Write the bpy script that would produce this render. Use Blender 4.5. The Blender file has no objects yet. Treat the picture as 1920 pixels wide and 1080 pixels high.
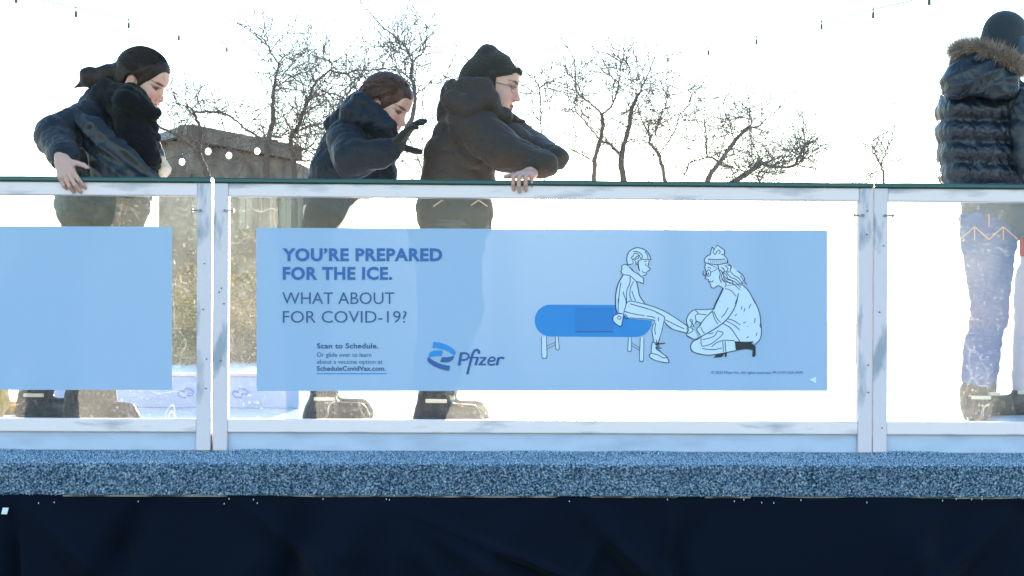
import bpy, bmesh, math, random
import numpy as np
from mathutils import Vector, Matrix
from mathutils.geometry import tessellate_polygon

# ---------------------------------------------------------------- camera, sky, sun, exposure
S = bpy.context.scene
COL = S.collection
F = 3048.0            # focal length in photo pixels (1920 wide)
ZC = 1.55             # eye height above the pavement
TH = 0.0056           # camera roll
cd = bpy.data.cameras.new('camera'); cam = bpy.data.objects.new('camera', cd); COL.objects.link(cam)
cd.sensor_width = 36.0; cd.lens = 36.0*F/1920.0; cd.shift_y = 60.0/1920.0
cd.clip_start = 0.05; cd.clip_end = 5000
cam.matrix_world = Matrix.Translation((0, 0, ZC)) @ Matrix.Rotation(-TH, 4, 'Y') @ Matrix.Rotation(math.pi/2, 4, 'X')
S.camera = cam
SUN_EL = math.radians(5.6); SUN_AZ = math.radians(1.7)      # azimuth from +Y towards +X
w = bpy.data.worlds.new('World'); S.world = w; w.use_nodes = True
nt = w.node_tree
sky = nt.nodes.new('ShaderNodeTexSky'); sky.sky_type = 'NISHITA'; sky.sun_disc = False
sky.sun_elevation = SUN_EL; sky.sun_rotation = SUN_AZ
sky.air_density = 1.0; sky.dust_density = 0.05; sky.ozone_density = 2.0
bg = nt.nodes['Background']; bg.inputs['Strength'].default_value = 0.15
nt.links.new(sky.outputs[0], bg.inputs[0])
sd = bpy.data.lights.new('sun', 'SUN'); sd.energy = 3.4; sd.angle = math.radians(0.5); sd.color = (1.0, 0.86, 0.68)
sun = bpy.data.objects.new('sun', sd); COL.objects.link(sun)
sdir = Vector((math.sin(SUN_AZ)*math.cos(SUN_EL), math.cos(SUN_AZ)*math.cos(SUN_EL), math.sin(SUN_EL)))
sun.rotation_euler = sdir.to_track_quat('Z', 'Y').to_euler(); sun.location = (0, 30, 12)
S.view_settings.view_transform = 'Standard'; S.view_settings.look = 'None'
S.view_settings.exposure = 2.62; S.view_settings.gamma = 1.0
S.cycles.use_denoising = True; S.cycles.transparent_max_bounces = 24; S.cycles.max_bounces = 8
S.cycles.sample_clamp_indirect = 8.0

# ---------------------------------------------------------------- pixel -> world helpers (photo measurements)
def ray(px, py):
    dx, dy = px-960.0, py-540.0
    return (dx + TH*dy)/F, (60.0 - (dy - TH*dx))/F
def at(px, py, Y):
    a, b = ray(px, py)
    return Vector((a*Y, Y, ZC + b*Y))
WA = math.atan(0.0272)
def wf(u, v, z):                       # wall frame -> world
    return Vector((u*math.cos(WA) - v*math.sin(WA), 6.0 + u*math.sin(WA) + v*math.cos(WA), z))
def WUZ(px, py, v=0.0):
    a, b = ray(px, py)
    Y = (6.0 + v/math.cos(WA))/(1 - math.tan(WA)*a)
    x = a*Y
    return x*math.cos(WA) + (Y-6.0)*math.sin(WA), ZC + b*Y
def W(px, py, v=0.0):
    u, z = WUZ(px, py, v); return wf(u, v, z)

# ---------------------------------------------------------------- object helpers
def tag(o, label=None, cat=None, group=None, kind=None):
    if label: o['label'] = label
    if cat: o['category'] = cat
    if group: o['group'] = group
    if kind: o['kind'] = kind
    return o
def empty(name, loc, label=None, cat=None, group=None, rz=0.0):
    o = bpy.data.objects.new(name, None); COL.objects.link(o)
    o.matrix_world = Matrix.Translation(loc) @ Matrix.Rotation(rz, 4, 'Z'); o.empty_display_size = 0.1
    return tag(o, label, cat, group)
def obj(name, verts, faces, mat=None, parent=None, smooth=False, col=None, origin=None, mats=None, mi=None):
    V = np.array([tuple(v) for v in verts], dtype=np.float64) if not isinstance(verts, np.ndarray) else verts
    if parent is not None:
        top = parent
        while top.parent: top = top.parent
        M = top.matrix_basis.copy()          # parts sit untransformed under their thing
    elif origin is not None: M = Matrix.Translation(origin)
    else: M = Matrix.Identity(4)
    Mi = np.array(M.inverted())
    L = V @ Mi[:3, :3].T + Mi[:3, 3]
    me = bpy.data.meshes.new(name)
    if isinstance(faces, np.ndarray):
        n = faces.shape[1]
        me.vertices.add(len(L)); me.vertices.foreach_set('co', L.astype(np.float32).ravel())
        me.loops.add(faces.size); me.loops.foreach_set('vertex_index', faces.astype(np.int32).ravel())
        me.polygons.add(len(faces)); me.polygons.foreach_set('loop_start', (np.arange(len(faces))*n).astype(np.int32))
        me.update(calc_edges=True); me.validate()
    else:
        me.from_pydata(L.tolist(), [], [tuple(f) for f in faces]); me.update()
    if mats:
        for m in mats: me.materials.append(m)
        if mi is not None: me.polygons.foreach_set('material_index', np.array(mi, dtype=np.int32))
    elif mat: me.materials.append(mat)
    if smooth: me.polygons.foreach_set('use_smooth', np.ones(len(me.polygons), dtype=bool))
    if col is not None:
        a = me.color_attributes.new('Col', 'FLOAT_COLOR', 'POINT')
        c4 = np.ones((len(L), 4), dtype=np.float32); c4[:, :3] = col
        a.data.foreach_set('color', c4.ravel())
    o = bpy.data.objects.new(name, me); COL.objects.link(o)
    if parent is not None: o.parent = parent
    else: o.matrix_world = M
    return o
class MB:
    def __init__(s): s.v = []; s.f = []
    def add(s, vs, fs):
        n = len(s.v); s.v += [Vector(v) for v in vs]; s.f += [tuple(i+n for i in f) for f in fs]; return s
    def bm(s, bm, fn=None):
        bm.verts.ensure_lookup_table(); bm.verts.index_update()
        s.add([fn(*v.co) if fn else v.co.copy() for v in bm.verts], [[v.index for v in f.verts] for f in bm.faces]); bm.free(); return s
    def box(s, a, b, fn=None, bev=0.0, seg=2):
        bm = bmesh.new(); bmesh.ops.create_cube(bm, size=1.0)
        for v in bm.verts:
            v.co = Vector([(a[i]+b[i])/2 + v.co[i]*(b[i]-a[i]) for i in range(3)])
        if bev: bmesh.ops.bevel(bm, geom=bm.edges[:], offset=bev, segments=seg, affect='EDGES', profile=0.5)
        return s.bm(bm, fn)
    def cyl(s, p, q, r0, r1=None, n=12):
        r1 = r0 if r1 is None else r1
        return s.tube([p, q], [r0, r1], n)
    def tube(s, pts, rad, n=6, cap=True):
        pts = [Vector(p) for p in pts]; vs = []; fs = []
        t0 = (pts[1]-pts[0]).normalized(); x = t0.orthogonal().normalized()
        for i, p in enumerate(pts):
            t = (pts[min(i+1, len(pts)-1)] - pts[max(i-1, 0)])
            t = t.normalized() if t.length > 1e-9 else t0
            x = (x - t*x.dot(t)); x = x.normalized() if x.length > 1e-6 else t.orthogonal().normalized()
            y = t.cross(x)
            for k in range(n):
                a = 2*math.pi*k/n
                vs.append(p + (x*math.cos(a) + y*math.sin(a))*rad[i])
        for i in range(len(pts)-1):
            for k in range(n):
                fs.append((i*n+k, i*n+(k+1) % n, (i+1)*n+(k+1) % n, (i+1)*n+k))
        if cap:
            fs.append(tuple(range(n-1, -1, -1))); fs.append(tuple(range((len(pts)-1)*n, len(pts)*n)))
        return s.add(vs, fs)
    def build(s, name, mat, parent=None, smooth=False, origin=None):
        o = obj(name, s.v, s.f, mat, parent, smooth, origin=origin)
        return o
def catmull(P, n=6, closed=False):
    P = [Vector(p).to_3d() for p in P]; out = []; m = len(P)
    for i in range(m if closed else m-1):
        a = P[(i-1) % m] if (closed or i > 0) else P[i]*2-P[i+1]
        b = P[i]; c = P[(i+1) % m]
        d = P[(i+2) % m] if (closed or i+2 < m) else c*2-b
        for k in range(n):
            t = k/n
            out.append(0.5*((2*b) + (c-a)*t + (2*a-5*b+4*c-d)*t*t + (3*b-a-3*c+d)*t**3))
    if not closed: out.append(P[-1])
    return out

# ---------------------------------------------------------------- materials
MATS = {}
def mat(name, col, rough=0.6, metal=0.0, bump=None, var=None, sheen=0.0, spec=0.5, coat=0.0, vcol=False, transl=0.0, sss=0.0, fwd=0.0, crease=None):
    """bump = (scale, strength, stretch xyz), var = (scale, second colour, contrast lo, hi)"""
    m = bpy.data.materials.new(name); m.use_nodes = True; t = m.node_tree; p = t.nodes['Principled BSDF']
    p.inputs['Base Color'].default_value = (*col, 1); p.inputs['Roughness'].default_value = rough
    p.inputs['Metallic'].default_value = metal; p.inputs['Sheen Weight'].default_value = sheen
    p.inputs['Specular IOR Level'].default_value = spec; p.inputs['Coat Weight'].default_value = coat
    if sss:
        p.inputs['Subsurface Weight'].default_value = sss; p.inputs['Subsurface Scale'].default_value = 0.01
        p.inputs['Subsurface Radius'].default_value = (1, .35, .2)
    tc = t.nodes.new('ShaderNodeTexCoord')
    def noise(sc, st=(1, 1, 1), det=4.0):
        mp = t.nodes.new('ShaderNodeMapping'); mp.inputs['Scale'].default_value = st
        t.links.new(tc.outputs['Object'], mp.inputs[0])
        n = t.nodes.new('ShaderNodeTexNoise'); n.inputs['Scale'].default_value = sc; n.inputs['Detail'].default_value = det
        t.links.new(mp.outputs[0], n.inputs['Vector']); return n
    csrc = None
    if vcol:
        a = t.nodes.new('ShaderNodeAttribute'); a.attribute_name = 'Col'; csrc = a.outputs['Color']
    if var:
        n = noise(var[0], var[4] if len(var) > 4 else (1, 1, 1))
        r = t.nodes.new('ShaderNodeMapRange'); r.inputs[1].default_value = var[2]; r.inputs[2].default_value = var[3]
        t.links.new(n.outputs[0], r.inputs[0])
        mx = t.nodes.new('ShaderNodeMix'); mx.data_type = 'RGBA'
        t.links.new(r.outputs[0], mx.inputs[0])
        if csrc: t.links.new(csrc, mx.inputs[6])
        else: mx.inputs[6].default_value = (*col, 1)
        mx.inputs[7].default_value = (*var[1], 1); csrc = mx.outputs[2]
    if csrc: t.links.new(csrc, p.inputs['Base Color'])
    if bump:
        n = noise(bump[0], bump[2] if len(bump) > 2 else (1, 1, 1))
        b = t.nodes.new('ShaderNodeBump'); b.inputs['Strength'].default_value = bump[1]; b.inputs['Distance'].default_value = 0.01
        t.links.new(n.outputs[0], b.inputs['Height'])
        if crease:                                           # sharp little creases: ridged, distorted noise
            nb = noise(crease[0], crease[2] if len(crease) > 2 else (1, 1, 1), 3.0); nb.inputs['Distortion'].default_value = .8
            q = t.nodes.new('ShaderNodeMath'); q.operation = 'SUBTRACT'; q.inputs[1].default_value = .5; t.links.new(nb.outputs[0], q.inputs[0])
            q2 = t.nodes.new('ShaderNodeMath'); q2.operation = 'ABSOLUTE'; t.links.new(q.outputs[0], q2.inputs[0])
            q3 = t.nodes.new('ShaderNodeMath'); q3.operation = 'POWER'; q3.inputs[1].default_value = .6; t.links.new(q2.outputs[0], q3.inputs[0])
            b2 = t.nodes.new('ShaderNodeBump'); b2.inputs['Strength'].default_value = crease[1]; b2.inputs['Distance'].default_value = .02
            t.links.new(q3.outputs[0], b2.inputs['Height']); t.links.new(b2.outputs[0], b.inputs['Normal'])
        t.links.new(b.outputs[0], p.inputs['Normal'])
    if transl:
        tr = t.nodes.new('ShaderNodeBsdfTranslucent'); mxs = t.nodes.new('ShaderNodeMixShader'); mxs.inputs[0].default_value = transl
        if csrc: t.links.new(csrc, tr.inputs[0])
        else: tr.inputs[0].default_value = (*col, 1)
        t.links.new(p.outputs[0], mxs.inputs[1]); t.links.new(tr.outputs[0], mxs.inputs[2])
        if fwd:                                              # thin sheet: part of the light passes on almost straight
            rf = t.nodes.new('ShaderNodeBsdfRefraction'); rf.inputs['IOR'].default_value = 1.33; rf.inputs['Roughness'].default_value = .6; rf.inputs[0].default_value = (.9, .95, 1, 1)
            m2 = t.nodes.new('ShaderNodeMixShader'); m2.inputs[0].default_value = fwd; t.links.new(mxs.outputs[0], m2.inputs[1]); t.links.new(rf.outputs[0], m2.inputs[2]); mxs = m2
        t.links.new(mxs.outputs[0], t.nodes['Material Output'].inputs[0])
    MATS[name] = m; return m

m_frame = mat('painted_aluminium', (.90, .74, .75), .5, .0, bump=(60, .08), var=(11, (.42, .39, .44), .52, .70, (.35, 1, 1.6)))
m_post = mat('worn_post_paint', (.74, .63, .68), .5, .0, bump=(60, .08), var=(14, (.34, .36, .43), .56, .66, (1, 1, .3)))
m_cap = mat('green_plastic', (.006, .075, .075), .35, bump=(90, .1))
m_kick = mat('white_kick_plastic', (.52, .58, .74), .55, var=(6, (.42, .47, .60), .45, .75, (1, 1, 3)))
m_fit = mat('fitting_metal', (.20, .21, .25), .45, .3)
m_dark = mat('dark_steel', (.03, .03, .035), .4, .6)
m_skirt = mat('black_cloth', (.0027, .0058, .0150), .85, bump=(900, .15), sheen=.03, spec=.08)
m_wood = mat('edge_wood', (.34, .27, .24), .7, var=(8, (.04, .03, .025), .45, .55))
m_turfbase = mat('carpet_backing', (.10, .16, .22), .95)
m_ground = mat('pavement', (.16, .15, .14), .9, bump=(30, .3), var=(2, (.10, .10, .09), .4, .6))
m_bark = mat('bark', (.13, .10, .088), .9, bump=(40, .5, (1, 1, .25)))
m_twig = mat('twig_bark', (.19, .14, .12), .9)
m_vinyl = mat('banner_vinyl', (.34, .47, .68), .45, bump=(5, .04), transl=.006, fwd=.0003)
m_text1 = mat('banner_ink_bold', (.022, .125, .40), .5)
m_text2 = mat('banner_ink', (.026, .095, .25), .5)
m_line = mat('drawing_line', (.012, .03, .075), .5)
m_fill = mat('drawing_fill', (.66, .76, .92), .5, transl=.03)
m_bandage = mat('bandage_blue', (.018, .25, .66), .5, transl=.04, bump=(260, .12))
m_pad = mat('bandage_pad', (.014, .21, .60), .5, transl=.04)
m_black = mat('drawing_black', (.008, .01, .018), .5)
m_logo1 = mat('logo_light_blue', (.004, .25, .66), .45)
m_logo2 = mat('logo_dark_blue', (.012, .10, .33), .45)
m_white = mat('white_print', (.75, .8, .88), .5)
m_socket = mat('bulb_socket', (.07, .065, .065), .6)
m_skin = mat('skin', (.55, .34, .27), .5, vcol=True, sss=.15)
def hairmat(name, c):
    return mat(name, c, .55, bump=(160, .22, (.15, 1, .15)), var=(110, tuple(x*1.7 for x in c), .5, .75, (.12, 1, .12)), spec=.25)

# acrylic pane: clear, faintly reflective, scuffed and dusty
def acrylic():
    m = bpy.data.materials.new('scuffed_acrylic'); m.use_nodes = True; t = m.node_tree
    for n in list(t.nodes):
        if n.type != 'OUTPUT_MATERIAL': t.nodes.remove(n)
    out = [n for n in t.nodes][0]
    N = t.nodes.new; L = t.links.new
    tr = N('ShaderNodeBsdfTransparent'); tr.inputs[0].default_value = (.95, .97, .98, 1)
    gl = N('ShaderNodeBsdfGlossy'); gl.inputs['Roughness'].default_value = .03
    fr = N('ShaderNodeFresnel'); fr.inputs[0].default_value = 1.22
    m1 = N('ShaderNodeMixShader'); L(fr.outputs[0], m1.inputs[0]); L(tr.outputs[0], m1.inputs[1]); L(gl.outputs[0], m1.inputs[2])
    tl = N('ShaderNodeBsdfTranslucent'); tl.inputs[0].default_value = (.9, .9, .88, 1)
    df = N('ShaderNodeBsdfDiffuse'); df.inputs[0].default_value = (.7, .7, .7, 1)
    dm = N('ShaderNodeMixShader'); dm.inputs[0].default_value = .12; L(tl.outputs[0], dm.inputs[1]); L(df.outputs[0], dm.inputs[2])
    tc = N('ShaderNodeTexCoord')
    def nz(sc, st, lo, hi, a, b, det=6):
        mp = N('ShaderNodeMapping'); mp.inputs['Scale'].default_value = st; L(tc.outputs['Object'], mp.inputs[0])
        n = N('ShaderNodeTexNoise'); n.inputs['Scale'].default_value = sc; n.inputs['Detail'].default_value = det; L(mp.outputs[0], n.inputs['Vector'])
        r = N('ShaderNodeMapRange'); r.inputs[1].default_value = lo; r.inputs[2].default_value = hi; r.inputs[3].default_value = a; r.inputs[4].default_value = b
        L(n.outputs[0], r.inputs[0]); return r.outputs[0]
    def add(a, b):
        q = N('ShaderNodeMath'); q.operation = 'ADD'; L(a, q.inputs[0]); L(b, q.inputs[1]); return q.outputs[0]
    haze = nz(2.2, (1, 1, 1), .3, .75, DIRT0, DIRT1)
    spk = nz(75, (1, 1, 1), .62, .78, 0, .14)
    scr = nz(70, (.12, 1, 3.5), .66, .74, 0, .07)
    # a few long curved gouges
    vo = N('ShaderNodeTexVoronoi'); vo.feature = 'DISTANCE_TO_EDGE'; vo.inputs['Scale'].default_value = 7; vo.inputs['Randomness'].default_value = 1
    mp = N('ShaderNodeMapping'); mp.inputs['Scale'].default_value = (1.1, 1, .8); mp.inputs['Rotation'].default_value = (0, .5, 0); L(tc.outputs['Object'], mp.inputs[0])
    nn = N('ShaderNodeTexNoise'); nn.inputs['Scale'].default_value = 4; L(mp.outputs[0], nn.inputs['Vector'])
    va = N('ShaderNodeVectorMath'); va.operation = 'MULTIPLY_ADD'; va.inputs[1].default_value = (.4, .4, .4); L(nn.outputs['Color'], va.inputs[0]); L(mp.outputs[0], va.inputs[2])
    L(va.outputs[0], vo.inputs['Vector'])
    vr = N('ShaderNodeMapRange'); vr.inputs[1].default_value = 0; vr.inputs[2].default_value = .008; vr.inputs[3].default_value = .14; vr.inputs[4].default_value = 0; L(vo.outputs['Distance'], vr.inputs[0])
    gate = nz(3.1, (1, 1, 1), .52, .62, 0, 1)
    gm = N('ShaderNodeMath'); gm.operation = 'MULTIPLY'; L(vr.outputs[0], gm.inputs[0]); L(gate, gm.inputs[1])
    fac = add(add(haze, spk), add(scr, gm.outputs[0]))
    m2 = N('ShaderNodeMixShader'); L(fac, m2.inputs[0]); L(m1.outputs[0], m2.inputs[1]); L(dm.outputs[0], m2.inputs[2])
    # fine scuffs scatter light mostly forwards, so the pane glows towards the low sun
    rf = N('ShaderNodeBsdfRefraction'); rf.inputs['IOR'].default_value = 1.33; rf.inputs['Roughness'].default_value = .5
    m4 = N('ShaderNodeMixShader'); L(nz(9, (1, 1, 1), .35, .7, FWD*.5, FWD*1.5), m4.inputs[0]); L(m2.outputs[0], m4.inputs[1]); L(rf.outputs[0], m4.inputs[2])
    L(m4.outputs[0], out.inputs[0]); return m
DIRT0, DIRT1, FWD = .006, .035, .022
m_glass = acrylic()

# ---------------------------------------------------------------- setting: ground, rink ice
def sheet(name, mat, x0, x1, y0, y1, z, kind, nx=1, ny=1, cat=None):
    vs = []; fs = []
    for j in range(ny+1):
        for i in range(nx+1): vs.append((x0+(x1-x0)*i/nx, y0+(y1-y0)*j/ny, z))
    for j in range(ny):
        for i in range(nx):
            a = j*(nx+1)+i; fs.append((a, a+1, a+nx+2, a+nx+1))
    o = obj(name, vs, fs, mat); o['kind'] = kind; return o
sheet('ground', m_ground, -900, 900, -300, 1500, 0.0, 'structure')
Z_ICE = ZC - .425
m_ice = mat('ice_surface', (.70, .76, .82), .28, bump=(14, .12), var=(40, (.82, .85, .88), .5, .62, (1, 1, 1)))
b = MB(); b.box((-14, .07, .02), (14, 10.5, Z_ICE), wf); o = b.build('ice', m_ice); tag(o, kind='structure')

# ---------------------------------------------------------------- rink boards
zc = lambda py: WUZ(960, py)[1]
Z_CAP1, Z_CAP0, Z_RAIL0 = zc(338), zc(347), zc(372)
Z_BR1, Z_BR0, Z_LEDGE = zc(788), zc(812.5), zc(848)
uu = lambda px, py=600: WUZ(px, py)[0]
def panel(u0, u1, label):
    """one framed panel: posts at both ends, rails, cap, kick board, pane"""
    PW = uu(396)-uu(369); root = empty('rink_panel', wf((u0+u1)/2, 0, Z_LEDGE), label, 'rink board', 'framed board panels along the rink', WA)
    rng = random.Random(int(u0*100))
    for (a, c) in ((u0, u0+PW), (u1-PW, u1)):
        p = MB().box((a, -.003, Z_LEDGE+.002), (c, .050, Z_CAP0-.001), wf, .004).build('post', m_post, root)
        inner = c if a == u0 else a
        for k in range(4):
            z = Z_LEDGE + .07 + .94*rng.random(); x = a + (c-a)*(.35+.4*rng.random())
            MB().cyl(wf(x, -.0065, z), wf(x, -.002, z), .0026, n=8).build('bolt', m_dark, p)
        sg = 1 if a == u0 else -1
        lt = MB(); zl = zc(399)
        lt.box((min(inner, inner+sg*.022), -.010, zl-.003), (max(inner, inner+sg*.022), .004, zl+.003), wf, .0015)
        lt.box((min(inner+sg*.015, inner+sg*.020), -.012, zl-.007), (max(inner+sg*.015, inner+sg*.020), .004, zl+.006), wf, .0015)
        lt.cyl(wf(inner-sg*.012, -.012, zl), wf(inner-sg*.012, -.002, zl), .005)
        lt.build('latch', m_fit, root)
    MB().box((u0+PW, 0, Z_RAIL0), (u1-PW, .048, Z_CAP0-.001), wf, .004).build('top_rail', m_frame, root)
    MB().box((u0+PW, 0, Z_BR0), (u1-PW, .048, Z_BR1), wf, .004).build('bottom_rail', m_frame, root)
    MB().box((u0+PW, .019, Z_LEDGE+.001), (u1-PW, .044, Z_BR0-.0005), wf, .002).build('kick_board', m_kick, root)
    MB().box((u0+PW+.0005, .023, Z_BR1-.004), (u1-PW-.0005, .031, Z_RAIL0+.004), wf).build('glass_pane', m_glass, root)
    # plastic cap, slightly wavy along its top like a worn hand rail
    cp = MB(); n = 60; vs = []; fs = []
    prof = [(-.008, 0), (-.010, .004), (-.010, .015), (-.006, .0195), (.054, .0195), (.058, .015), (.058, .004), (.056, 0)]
    for i in range(n+1):
        u = u0 + .0008 + (u1-u0-.0016)*i/n; dz = .0007*math.sin(u*9.1)+.0005*math.sin(u*31)
        for (v, z) in prof: vs.append(wf(u, v, Z_CAP0+z*(Z_CAP1-Z_CAP0)/.0195+(dz if z > .01 else 0)))
    k = len(prof)
    for i in range(n):
        for j in range(k): fs.append((i*k+j, (i+1)*k+j, (i+1)*k+(j+1) % k, i*k+(j+1) % k))
    fs += [tuple(range(k)), tuple(range(n*k+k-1, n*k-1, -1))]
    cp.add(vs, fs).build('hand_rail_cap', m_cap, root)
    return root
uG0, uG1 = uu(395.5), uu(400.0)
uR = uu(1636.5)
PL = uR - uG1
panel(uG0-PL, uG0, 'white framed rink panel with the plain blank blue sign stuck on its glass')
panel(uG1, uR-.0012, 'middle white framed rink panel whose glass carries the printed vaccine sign')
panel(uR+.0012, uR+PL, 'white framed rink panel without a sign, right of the printed sign')

# ---------------------------------------------------------------- carpeted ledge and black skirt
VF = -.5                                                   # front edge of the ledge
zf = lambda py: WUZ(960, py, VF)[1]
Z_LB = zf(929)
LU0, LU1 = -4.2, 4.2
ledge = empty('carpeted_ledge', wf(0, VF/2, Z_LB), 'blue grey carpeted ledge along the foot of the rink boards', 'ledge', rz=WA)
rg = np.random.RandomState(4)
b = MB(); n = 160; prof = [(.045, Z_LB+.02), (.045, Z_LEDGE-.001), (-.25, Z_LEDGE-.001), (VF+.02, Z_LEDGE-.001), (VF+.006, Z_LEDGE-.005), (VF, Z_LEDGE-.018), (VF, Z_LB+.05), (VF, Z_LB), (VF+.03, Z_LB)]
vs = []; fs = []; k = len(prof)
for i in range(n+1):
    u = LU0+(LU1-LU0)*i/n
    for (v, z) in prof: vs.append(wf(u, v+.003, z-.002))
for i in range(n):
    for j in range(k): fs.append((i*k+j, i*k+(j+1) % k, (i+1)*k+(j+1) % k, (i+1)*k+j))
fs += [tuple(range(k-1, -1, -1)), tuple(range(n*k, n*k+k))]
b.add(vs, fs).build('ledge_core', m_turfbase, ledge)
def turf_mat():
    m = bpy.data.materials.new('carpet_pile'); m.use_nodes = True; t = m.node_tree; p = t.nodes['Principled BSDF']
    p.inputs['Roughness'].default_value = .85; p.inputs['Specular IOR Level'].default_value = .3
    g = t.nodes.new('ShaderNodeNewGeometry'); r = t.nodes.new('ShaderNodeValToRGB')
    e = r.color_ramp.elements; e[0].position = 0; e[0].color = (.02, .045, .075, 1); e[1].position = 1; e[1].color = (.95, .95, .95, 1)
    for pos, c in ((.25, (.11, .20, .31, 1)), (.55, (.34, .51, .70, 1)), (.85, (.60, .76, .95, 1))):
        q = e.new(pos); q.color = c
    tc = t.nodes.new('ShaderNodeTexCoord'); nz = t.nodes.new('ShaderNodeTexNoise'); nz.inputs['Scale'].default_value = 150; nz.inputs['Detail'].default_value = 2
    t.links.new(tc.outputs['Object'], nz.inputs['Vector']); ma = t.nodes.new('ShaderNodeMath'); ma.operation = 'MULTIPLY_ADD'; ma.inputs[1].default_value = 3.4; ma.inputs[2].default_value = -1.4
    t.links.new(nz.outputs[0], ma.inputs[0]); n2 = t.nodes.new('ShaderNodeTexNoise'); n2.inputs['Scale'].default_value = 3.5; t.links.new(tc.outputs['Object'], n2.inputs['Vector'])
    m3 = t.nodes.new('ShaderNodeMath'); m3.operation = 'MULTIPLY_ADD'; m3.inputs[1].default_value = .25; m3.inputs[2].default_value = -.125; t.links.new(n2.outputs[0], m3.inputs[0])
    a1 = t.nodes.new('ShaderNodeMath'); a1.operation = 'MULTIPLY_ADD'; a1.inputs[1].default_value = .4; t.links.new(g.outputs['Random Per Island'], a1.inputs[0]); t.links.new(ma.outputs[0], a1.inputs[2])
    a2 = t.nodes.new('ShaderNodeMath'); a2.operation = 'ADD'; t.links.new(a1.outputs[0], a2.inputs[0]); t.links.new(m3.outputs[0], a2.inputs[1])
    t.links.new(a2.outputs[0], r.inputs[0]); t.links.new(r.outputs[0], p.inputs['Base Color'])
    tr = t.nodes.new('ShaderNodeBsdfTranslucent'); mx = t.nodes.new('ShaderNodeMixShader'); mx.inputs[0].default_value = .2
    t.links.new(r.outputs[0], tr.inputs[0]); t.links.new(p.outputs[0], mx.inputs[1]); t.links.new(tr.outputs[0], mx.inputs[2])
    t.links.new(mx.outputs[0], t.nodes['Material Output'].inputs[0]); return m
def pile(n, pos, nor, seed, hgt, wid):
    r = np.random.RandomState(seed)
    d = nor + r.normal(0, .6, (n, 3)); d /= np.linalg.norm(d, axis=1)[:, None]
    s = np.cross(d, r.normal(0, 1, (n, 3))); s /= np.linalg.norm(s, axis=1)[:, None]
    h = hgt*(.6+.8*r.rand(n))[:, None]; ww = wid*(.6+.8*r.rand(n))[:, None]
    return np.stack([pos-s*ww, pos+s*ww, pos+d*h], 1).reshape(-1, 3)
cA, sA = math.cos(WA), math.sin(WA)
def wfn(u, v, z): return np.stack([u*cA-v*sA, 6+u*sA+v*cA, z], 1)
U0, U1 = -2.25, 2.35
nt_, nf_ = 90000, 150000
v = VF+.004+rg.rand(nt_)**1.3*(.54-.03); u = U0+(U1-U0)*rg.rand(nt_)
# the pile creeps up the foot of the kick board in places
bank = np.maximum(0, np.sin(u*5.3)*.5+np.sin(u*13.1+1)*.5+.15)*.006*np.clip((v+.12)/.1, 0, 1)
z = Z_LEDGE-.002+bank
keep = ~((v > -.006) & (v < .019) & (np.abs(u-uG0) < .06)) & (v < .018)
T1 = pile(int(keep.sum()), wfn(u[keep], v[keep], z[keep]), np.array([0, -.35, 1.0]), 1, .0065, .0021)
uf = U0+(U1-U0)*rg.rand(nf_); zz = Z_LB+(Z_LEDGE-Z_LB-.003)*rg.rand(nf_)
T2 = pile(nf_, wfn(uf, VF+.001+0*uf, zz), np.array([0, -1.0, .12]), 2, .006, .0021)
TV = np.concatenate([T1, T2]); pl = obj('carpet_pile', TV, np.arange(len(TV)).reshape(-1, 3), turf_mat(), ledge)
pl['kind'] = 'stuff'
MB().box((LU0, VF+.008, Z_LB-.008), (LU1, VF+.05, Z_LB-.0005), wf).build('wooden_edge', m_wood, ledge)

nx, nz = 420, 90; vs = []; fs = []
rr = random.Random(8); folds = [(rr.uniform(-2.4, 2.4), rr.uniform(.05, .9), rr.uniform(-.9, .9), rr.uniform(.02, .09), rr.uniform(-.08, .08)) for _ in range(26)]
folds += [(-.52, .35, 1.2, .05, -.05), (.2, .45, 1.4, .07, -.07), (.0, .2, 2.2, .05, -.05), (1.3, .4, -1.1, .06, -.05), (-1.2, .5, .9, .07, -.06), (-1.86, .5, .03, .014, -.03)]
for j in range(nz+1):
    for i in range(nx+1):
        u = -2.6+5.3*i/nx; s = j/nz
        top = Z_LB-.003+.004*math.sin(u*3.1)+.003*math.sin(u*11)+.006*math.exp(-((u+.95)/.25)**2)-.004*math.exp(-((u-.1)/.5)**2)
        z = top*(1-s)
        d = .006*math.sin(u*4+s*2)+.003*math.sin(u*17+1+s*3)
        for (fu, fsv, sl, wd, am) in folds:
            dd = (u-fu-sl*(s-fsv))/wd
            if abs(dd) < 3: d += 1.3*am*math.exp(-dd*dd)*min(1, s*5)*math.exp(-((s-fsv)/.45)**2)
        vs.append(wf(u, VF+.006+d-.015*s, z))
for j in range(nz):
    for i in range(nx):
        a = j*(nx+1)+i; fs.append((a, a+nx+1, a+nx+2, a+1))
skirt = obj('fabric_skirt', vs, fs, m_skirt, smooth=True, origin=wf(0, VF, 0))
tag(skirt, 'black cloth skirt hanging under the carpeted ledge', 'fabric skirt')
md = skirt.modifiers.new('thick', 'SOLIDIFY'); md.thickness = .0015
for q in range(22):
    px = rr.uniform(60, 1900); py = 932+abs(rr.gauss(0, 5))+3; p = W(px, py, VF-.012)
    MB().box((-.0009, -.003, -.0025), (.0009, .0, .0025), lambda x, y, z, p=p: p+Vector((x, y, z))).build('staple', m_white, skirt)
p = W(9, 958, VF-.022)
b = MB(); b.box((-.010, -.002, -.011), (.010, 0, .011), lambda x, y, z: p+Vector((x+z*.25, y, z)), .001); b.build('white_tag', m_white, skirt)
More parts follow.
